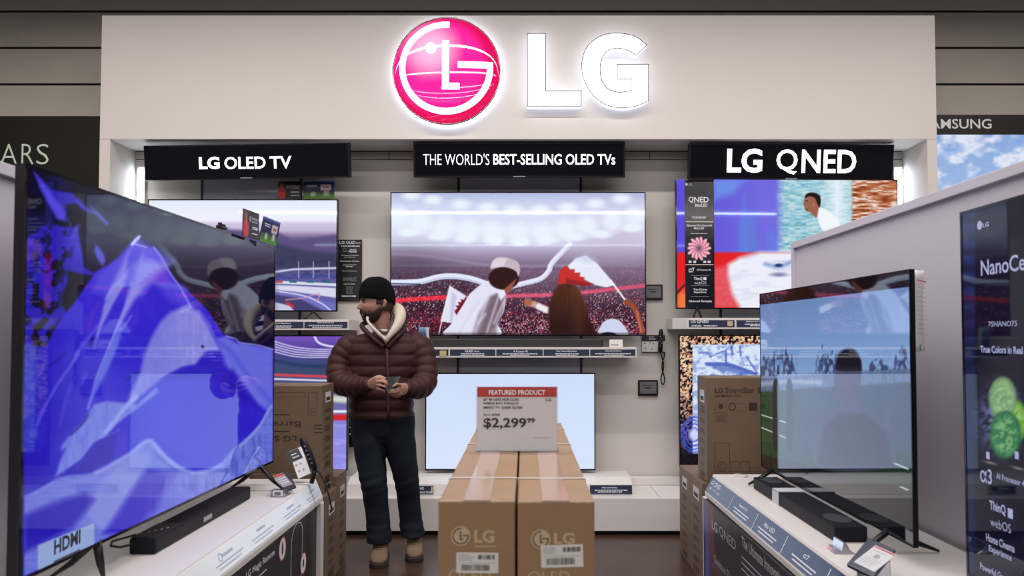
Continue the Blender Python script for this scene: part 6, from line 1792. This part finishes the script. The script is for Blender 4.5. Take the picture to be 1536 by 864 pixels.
# his left hand (viewer's right): cradles the phone from below, thumb over the edge
kL = M(599, 584, D + .02)
palm(body, wr_l, kL, Vector((-0.2, -.3, 1)), .038, .016)
finger(body, [M(601, 578, D), M(596, 576.2, D - .018), M(592, 578.5, D - .026), M(588.5, 580.5, D - .026)], .0105, .0080)
for i, (a, c, e, g_) in enumerate((((600, 581, .0), (594, 584.6, -.012), (588, 585.4, -.014), (582.5, 585.6, -.006)),
                                   ((600, 585, .0), (594, 588.2, -.012), (588, 588.8, -.014), (581.5, 588.8, -.004)),
                                   ((601, 588, .01), (596, 591.4, .002), (590, 592.0, .0), (584.5, 591.6, .006)),
                                   ((602, 590.5, .02), (598, 594.0, .014), (593, 594.8, .014), (588, 594.2, .02)))):
    finger(body, [M(a[0], a[1], D + a[2]), M(c[0], c[1], D + c[2]), M(e[0], e[1], D + e[2]), M(g_[0], g_[1], D + g_[2])], .0086, .0066)
remesh_build('body', body, M_skin, man, 0.0042, 2, fac=0.35)

# eyes, brows, hair, beard
b = MB()
for s in (-1, 1):
    c = H(s * 0.031, 0.0765, 0.012); ball(b, c, .0125 * HS, n=14)
b.build('eyes', mat('eye_white', (0.28, 0.24, 0.22, 1), 0.3), man)
b = MB()
for s in (-1, 1):
    c = H(s * 0.031 - 0.003, 0.0845, 0.011); ball(b, c, .0068 * HS, n=10)
b.build('irises', mat('iris', (0.02, 0.012, 0.010, 1), 0.1), man)
b = MB()
for s in (-1, 1):
    b.tube([H(s * .012, .0985, .0255), H(s * .026, .0990, .0305), H(s * .045, .086, .026)], .004, 8, rr=[.0035, .0048, .0026])
    b.tube([H(s * .018, .0905, .0165), H(s * .031, .0925, .0195), H(s * .044, .082, .015)], .002, 6)
b.build('eyebrows', M_hair, man)
def shell(mask, off, name, m):
    """a hair shell following the head surface where mask(dx,dy,dz) holds"""
    nI, nJ = 90, 120; vs = []; idx = {}; fs = []
    def pt(i, j):
        t = math.pi * i / nI; s = math.sin(t); a = 2 * math.pi * (j % nJ) / nJ
        return s * math.cos(a), s * math.sin(a), -math.cos(t)
    def vid(i, j, k):
        key = (i, j % nJ, k)
        if key not in idx:
            d = pt(i, j); w_ = mask(*d)
            o_ = (off * (0.35 + 0.65 * min(1, w_ * 2.5)) + 0.0012 * math.sin(j * 2.4) * math.sin(i * 1.9)) if k == 0 else -0.004
            idx[key] = len(vs); vs.append(tuple(H(*head_point(*d, off=o_))))
        return idx[key]
    cells = [(i, j) for i in range(2, nI - 2) for j in range(nJ) if mask(*pt(i, j)) > 0]
    cs = set(cells)
    for (i, j) in cells:
        fs.append((vid(i, j, 0), vid(i, j + 1, 0), vid(i + 1, j + 1, 0), vid(i + 1, j, 0)))
        for (ni, nj, a_, c_) in ((i - 1, j, (i, j), (i, j + 1)), (i + 1, j, (i + 1, j + 1), (i + 1, j)), (i, (j - 1) % nJ, (i + 1, j), (i, j)), (i, (j + 1) % nJ, (i, j + 1), (i + 1, j + 1))):
            if (ni, nj) not in cs: fs.append((vid(*c_, 0), vid(*a_, 0), vid(*a_, 1), vid(*c_, 1)))
    b = MB(); b.smooth = True; b.add(vs, fs); return b.build(name, m, man)
def beard_mask(x, y, z):
    Z = z * .113; X = abs(x) * .075
    lip = -0.034 - 0.0 * X
    if y < -0.12: return 0
    top = -0.036 if X < 0.026 else (-0.043 - (X - .026) * .1 if y > 0.34 else -0.016 - max(0, y) * .08)
    if y > .45 and X < 0.019 and -0.071 < Z < -0.053: return 0      # lips stay free
    return max(0, min(1, (top - Z) * 60)) if Z < top else 0
shell(beard_mask, 0.0075, 'beard', M_hair)
def hair_mask(x, y, z):
    Z = z * .113; X = abs(x) * .075
    if y > .30: return 0
    if y > -.02: return 1 if Z > -0.004 and X > .05 else 0
    return 1 if Z > -0.045 else 0
shell(hair_mask, 0.005, 'hair', M_hair)
# ear shapes stay clear: beanie pulled down to the brow and the tops of the ears
b = MB(); rings = []
nJ = 60
for i in range(31):
    t = i / 30.0
    # from the brow line (t=0) over the crown to a slightly floppy tip
    row = []
    for j in range(nJ):
        a = 2 * math.pi * j / nJ; c, s = math.cos(a), math.sin(a)
        z0_ = 0.034 + 0.003 * s - 0.006 * abs(c)
        if s < 0: z0_ -= 0.034 * (-s)
        ph = (math.pi / 2) * t
        rad = math.cos(ph) ** 0.62 if t < 1 else 0.0
        bulge = 1.0 + 0.03 * math.sin(math.pi * min(t * 1.4, 1)) + (0.018 if t < 0.22 else 0) + 0.010 * math.sin(j * 12 * 2 * math.pi / nJ) * (1 - t)
        x = 0.088 * c * rad * bulge; y = 0.108 * s * rad * bulge - 0.006 - 0.006 * t
        z = z0_ * (1 - t) + t * 0.030 + 0.130 * math.sin(ph) ** 0.95 + 0.005 * math.sin(3 * a + 1) * t * (1 - t) * 3
        row.append(tuple(H(x, y, z)))
    rings.append(row)
b.rings(rings, close=True)
b.build('beanie', M_wool, man)

# ---------------- hoodie, shirt, jacket
def LV(p): return tuple(p)
b = MB()
hood = [M(579, 511, -.130), M(568, 500, -.130), M(557, 489, -.115), M(551, 479, -.085), M(556, 471, -.02), M(566, 466, .085), M(582, 463, .115), M(594, 463, .08), M(600, 470, .00), M(599, 482, -.06), M(592, 494, -.105), M(585, 503, -.125), M(579, 512, -.130)]
b.tube([tuple(q) for q in spline([LV(q) for q in hood], 6)], .03, 14, rr=list(np.interp(np.linspace(0, 12, 73), range(13), [.010, .012, .010, .009, .014, .026, .036, .040, .038, .032, .024, .018, .012])))
bib = [M(571, 494, -.10), M(579, 492, -.115), M(588, 496, -.10)]
b.prism([M(570, 503, -.123), M(579, 517, -.131), M(587, 505, -.122), M(590, 494, -.10), M(566, 494, -.10)], (0, .03, 0))
hd_ = remesh_build('hoodie', b, M_fleece, man, .005, 3)
b = MB(); sh_ = [M(558, 486, -.09), M(566, 494, -.118), M(577, 499, -.124), M(585, 494, -.105), M(588, 484, -.06), M(590, 476, .0)]
b.tube([tuple(q) for q in spline([LV(q) for q in sh_], 5)], .011, 10, squash=.8)
b.build('shirt_collar', M_plaid, man)
# drawstring
b = MB(); b.tube([M(571, 500, -.146), M(573, 505, -.148), M(577, 512, -.146)], .0022, 6); b.tube([M(586, 502, -.142), M(583, 508, -.146)], .0022, 6); b.build('drawstring', M_fleece, man)

j = MB()
prof = [  # (py, left px, right px, half depth)
    (499, 553, 606, .075), (503, 534, 622, .098), (508, 524, 632, .112), (516, 519, 637, .124), (528, 520, 636, .135), (545, 523, 632, .140),
    (565, 524, 626, .140), (585, 524, 622, .138), (605, 524, 620, .136), (622, 524, 620, .134), (629, 525, 619, .130)]
py_ = [p[0] for p in prof]
rings = []
for k_ in range(105):
    y_ = 499 + (629 - 499) * k_ / 104
    lx, rx_, dp = (np.interp(y_, py_, [p[i] for p in prof]) for i in (1, 2, 3))
    c = M((lx + rx_) / 2, y_, 0.03); a = (rx_ - lx) / 2 / (FPX / YM)
    fq = abs(math.sin(math.pi * (y_ - 499) / 16.5)) ** 0.55
    ridge = 0.009 * (fq - .75) if y_ > 506 else 0
    if 620 < y_ : ridge = 0.0 + (0.006 if y_ < 627 else -0.008)
    rings.append(superring(c.x, c.y, c.z, a + ridge, dp + ridge, 2.5, 72, bump=lambda t: 0.006 * math.sin(9 * t + y_ * .3) * math.sin(y_ * .21)))
j.rings(rings)
limb(j, [M(540, 511, .03), M(523, 522, .02), M(509, 545, -.005), M(510, 571, -.05), M(528, 579, -.13), M(551, 577, -.235)], [.070, .080, .074, .076, .068, .046], 24, 6, ridge=.008, pitch=.055)
limb(j, [M(614, 511, .03), M(630, 522, .02), M(638, 545, -.005), M(637, 573, -.05), M(626, 582, -.13), M(611, 583, -.225)], [.070, .080, .074, .076, .068, .046], 24, 6, ridge=.008, pitch=.055)
# stand-up collar, open at the throat
def collar(pts, w_):
    for (a, c) in zip(pts[:-1], pts[1:]):
        j.tube([a, c], w_, 8)
cl = [tuple(q) for q in spline([LV(q) for q in (M(576, 520, -.118), M(563, 510, -.118), M(551, 499, -.100), M(543, 489, -.055), M(549, 484, .03), M(567, 482, .12), M(588, 483, .13), M(605, 487, .06), M(605, 495, -.03), M(597, 504, -.09), M(588, 513, -.112), M(582, 521, -.118))], 5)]
j.tube(cl, .015, 10, rr=[.016] * len(cl))
jk = remesh_build('jacket', j, M_jacket, man, .0050, 3, fac=.4)
# zip
b = MB(); rings = []
zz_ = [(579.5, 518), (580.5, 530), (581, 545), (581.5, 560), (582, 580), (582, 600), (582, 620), (582, 628)]
for (x_, y_) in zz_:
    c = M(x_, y_, 0.03 - float(np.interp(y_, py_, [p[3] for p in prof])) - .010)
    rings.append([tuple(c + Vector((dx_, dy_, 0))) for dx_, dy_ in ((-.010, .012), (-.009, -.001), (-.004, -.004), (.004, -.004), (.009, -.001), (.010, .012))])
b.rings(rings); b.build('zip', mat('zip_maroon', (0.055, 0.018, 0.016, 1), 0.4), man)
# cuffs
for (a, c) in ((M(549, 577.4, -.222), M(556, 577, -.250)), (M(613.5, 583, -.212), M(606.5, 583.3, -.24))):
    b = MB(); b.tube([a, c], .035, 18, rr=[.043, .038]); b.build('cuff', M_jacket, man)

# ---------------- jeans
b = MB()
rnd = random.Random(5)
def trouser(path, n=40):
    """path rows: px centre, py, half width px, half depth m, dy"""
    rows = np.array(path, float); k = 90
    t = np.linspace(0, len(rows) - 1, k); rings = []
    for q in range(k):
        cx_, cy_, hw, hd, dy = (np.interp(t[q], range(len(rows)), rows[:, i]) for i in range(5))
        c = M(cx_, cy_, dy); s_ = FPX / YM
        w_ = 0.0
        def wr(tt, cy=cy_):
            lo = np.clip((cy - 755) / 45, 0, 1); kn = math.exp(-((cy - 725) / 16) ** 2)
            return 0.03 * lo * math.sin(cy * .45 + 2 * math.sin(tt)) + 0.035 * kn * math.sin(cy * .42 + 2.5 * tt) + 0.018 * math.sin(cy * .18 + 3 * tt)
        rings.append(superring(c.x, c.y, c.z, hw / s_, hd, 2.2, n, bump=wr))
    return rings
b.rings(trouser([(552, 622, 28, .125, .03), (553, 650, 25.5, .115, .03), (556, 690, 22, .098, .01), (561, 726, 19.5, .082, -.02), (565, 760, 17.5, .072, .00), (567.5, 785, 17.5, .070, .0), (568.5, 803, 18.5, .078, -.01), (568.5, 813, 18, .080, -.02)]))
b.rings(trouser([(596, 622, 26, .125, .03), (598, 650, 24, .115, .04), (604, 690, 21.5, .098, .05), (610, 720, 18.5, .082, .06), (613.5, 752, 17, .072, .10), (616, 778, 17, .070, .12), (618.5, 795, 18.5, .078, .11), (619.5, 803, 17, .080, .10)]))
c = M(574, 640, .03); b.rings([superring(M(574, y_, .03).x, M(574, y_, .03).y, M(574, y_, .03).z, w_, d_, 2.3, 40) for y_, w_, d_ in ((616, .19, .115), (632, .195, .118), (650, .175, .11), (662, .10, .08), (668, .04, .05))])
remesh_build('jeans', b, M_jeans, man, .0058, 2)

# ---------------- boots
def boot(px_, Y, toe, name='boot'):
    """toe: heading angle from straight at the camera, radians"""
    x0_ = P(px_, 830, Y).x; hd = Vector((math.sin(toe), -math.cos(toe), 0)); sd = Vector((math.cos(toe), math.sin(toe), 0)); O_ = Vector((x0_, Y, 0))
    def ring(u, w_, z0_, z1_, n=24):
        out = []
        for q in range(n):
            t = 2 * math.pi * q / n; s = math.sin(t); c_ = math.cos(t)
            zc = (z0_ + z1_) / 2; out.append(tuple(O_ + hd * u + sd * (w_ * math.copysign(abs(c_) ** .75, c_)) + Vector((0, 0, zc + (z1_ - z0_) / 2 * math.copysign(abs(s) ** .8, s)))))
        return out
    b = MB()
    b.rings([ring(-.115, .020, .03, .06), ring(-.105, .038, .022, .10), ring(-.07, .044, .02, .155), ring(-.02, .046, .02, .16), ring(.03, .046, .02, .125), ring(.07, .050, .02, .095), ring(.115, .053, .02, .078), ring(.15, .048, .02, .066), ring(.172, .034, .022, .052), ring(.180, .018, .026, .042)])
    r = remesh_build(name, b, M_boot, man, .005, 3)
    s_ = MB()
    pts = [(-.118, .024), (-.10, .044), (-.03, .046), (.04, .049), (.11, .058), (.155, .052), (.182, .034), (.190, .014)]
    poly = [O_ + hd * u + sd * w_ for u, w_ in pts] + [O_ + hd * u - sd * w_ for u, w_ in pts[::-1]]
    s_.prism([Vector((p.x, p.y, 0.001)) for p in poly], (0, 0, .027)); s_.build('sole', M_sole, r, bevel=.004)
    l_ = MB()
    for k_ in range(4):
        u = .035 + .018 * k_; z_ = .128 - .0115 * k_
        l_.tube([O_ + hd * u - sd * .022 + Vector((0, 0, z_ - .010)), O_ + hd * (u + .003) + Vector((0, 0, z_ + .002)), O_ + hd * u + sd * .022 + Vector((0, 0, z_ - .010))], .0025, 6)
    l_.build('laces', mat('lace_tan', (0.30, 0.21, 0.13, 1), 0.8), r)
boot(571, 4.93, math.radians(5)); boot(621.5, 5.06, math.radians(8))

# ---------------- the phone in his hand (a thing of its own)
TLp, TRp, BLp = M(586.5, 565.5, D - .004), M(601.5, 564, D + .004), M(579.5, 587, D - .020)
ph = thing('phone', 'dark phone held in both hands by the bearded man', 'phone', (TLp + BLp) / 2)
o_, f2, w2, h2 = slab3(TLp, TRp, BLp, .009, 'case', mat('phone_black', (0.012, 0.012, 0.015, 1), 0.25), ph, bevel=.003)
b = MB(); b.slab(f2.at(w2 * .06, h2 * .05, .0002), f2.U * w2 * .88, f2.V * h2 * .90, f2.N * .0005); b.build('display', mat('phone_glass', (0.008, 0.008, 0.010, 1), 0.25, spec=.3), ph)
b = MB(); b.disc(f2, w2 * .12, h2 * .05, .003, 10, .0008); b.build('home_button', M_printdim, ph)
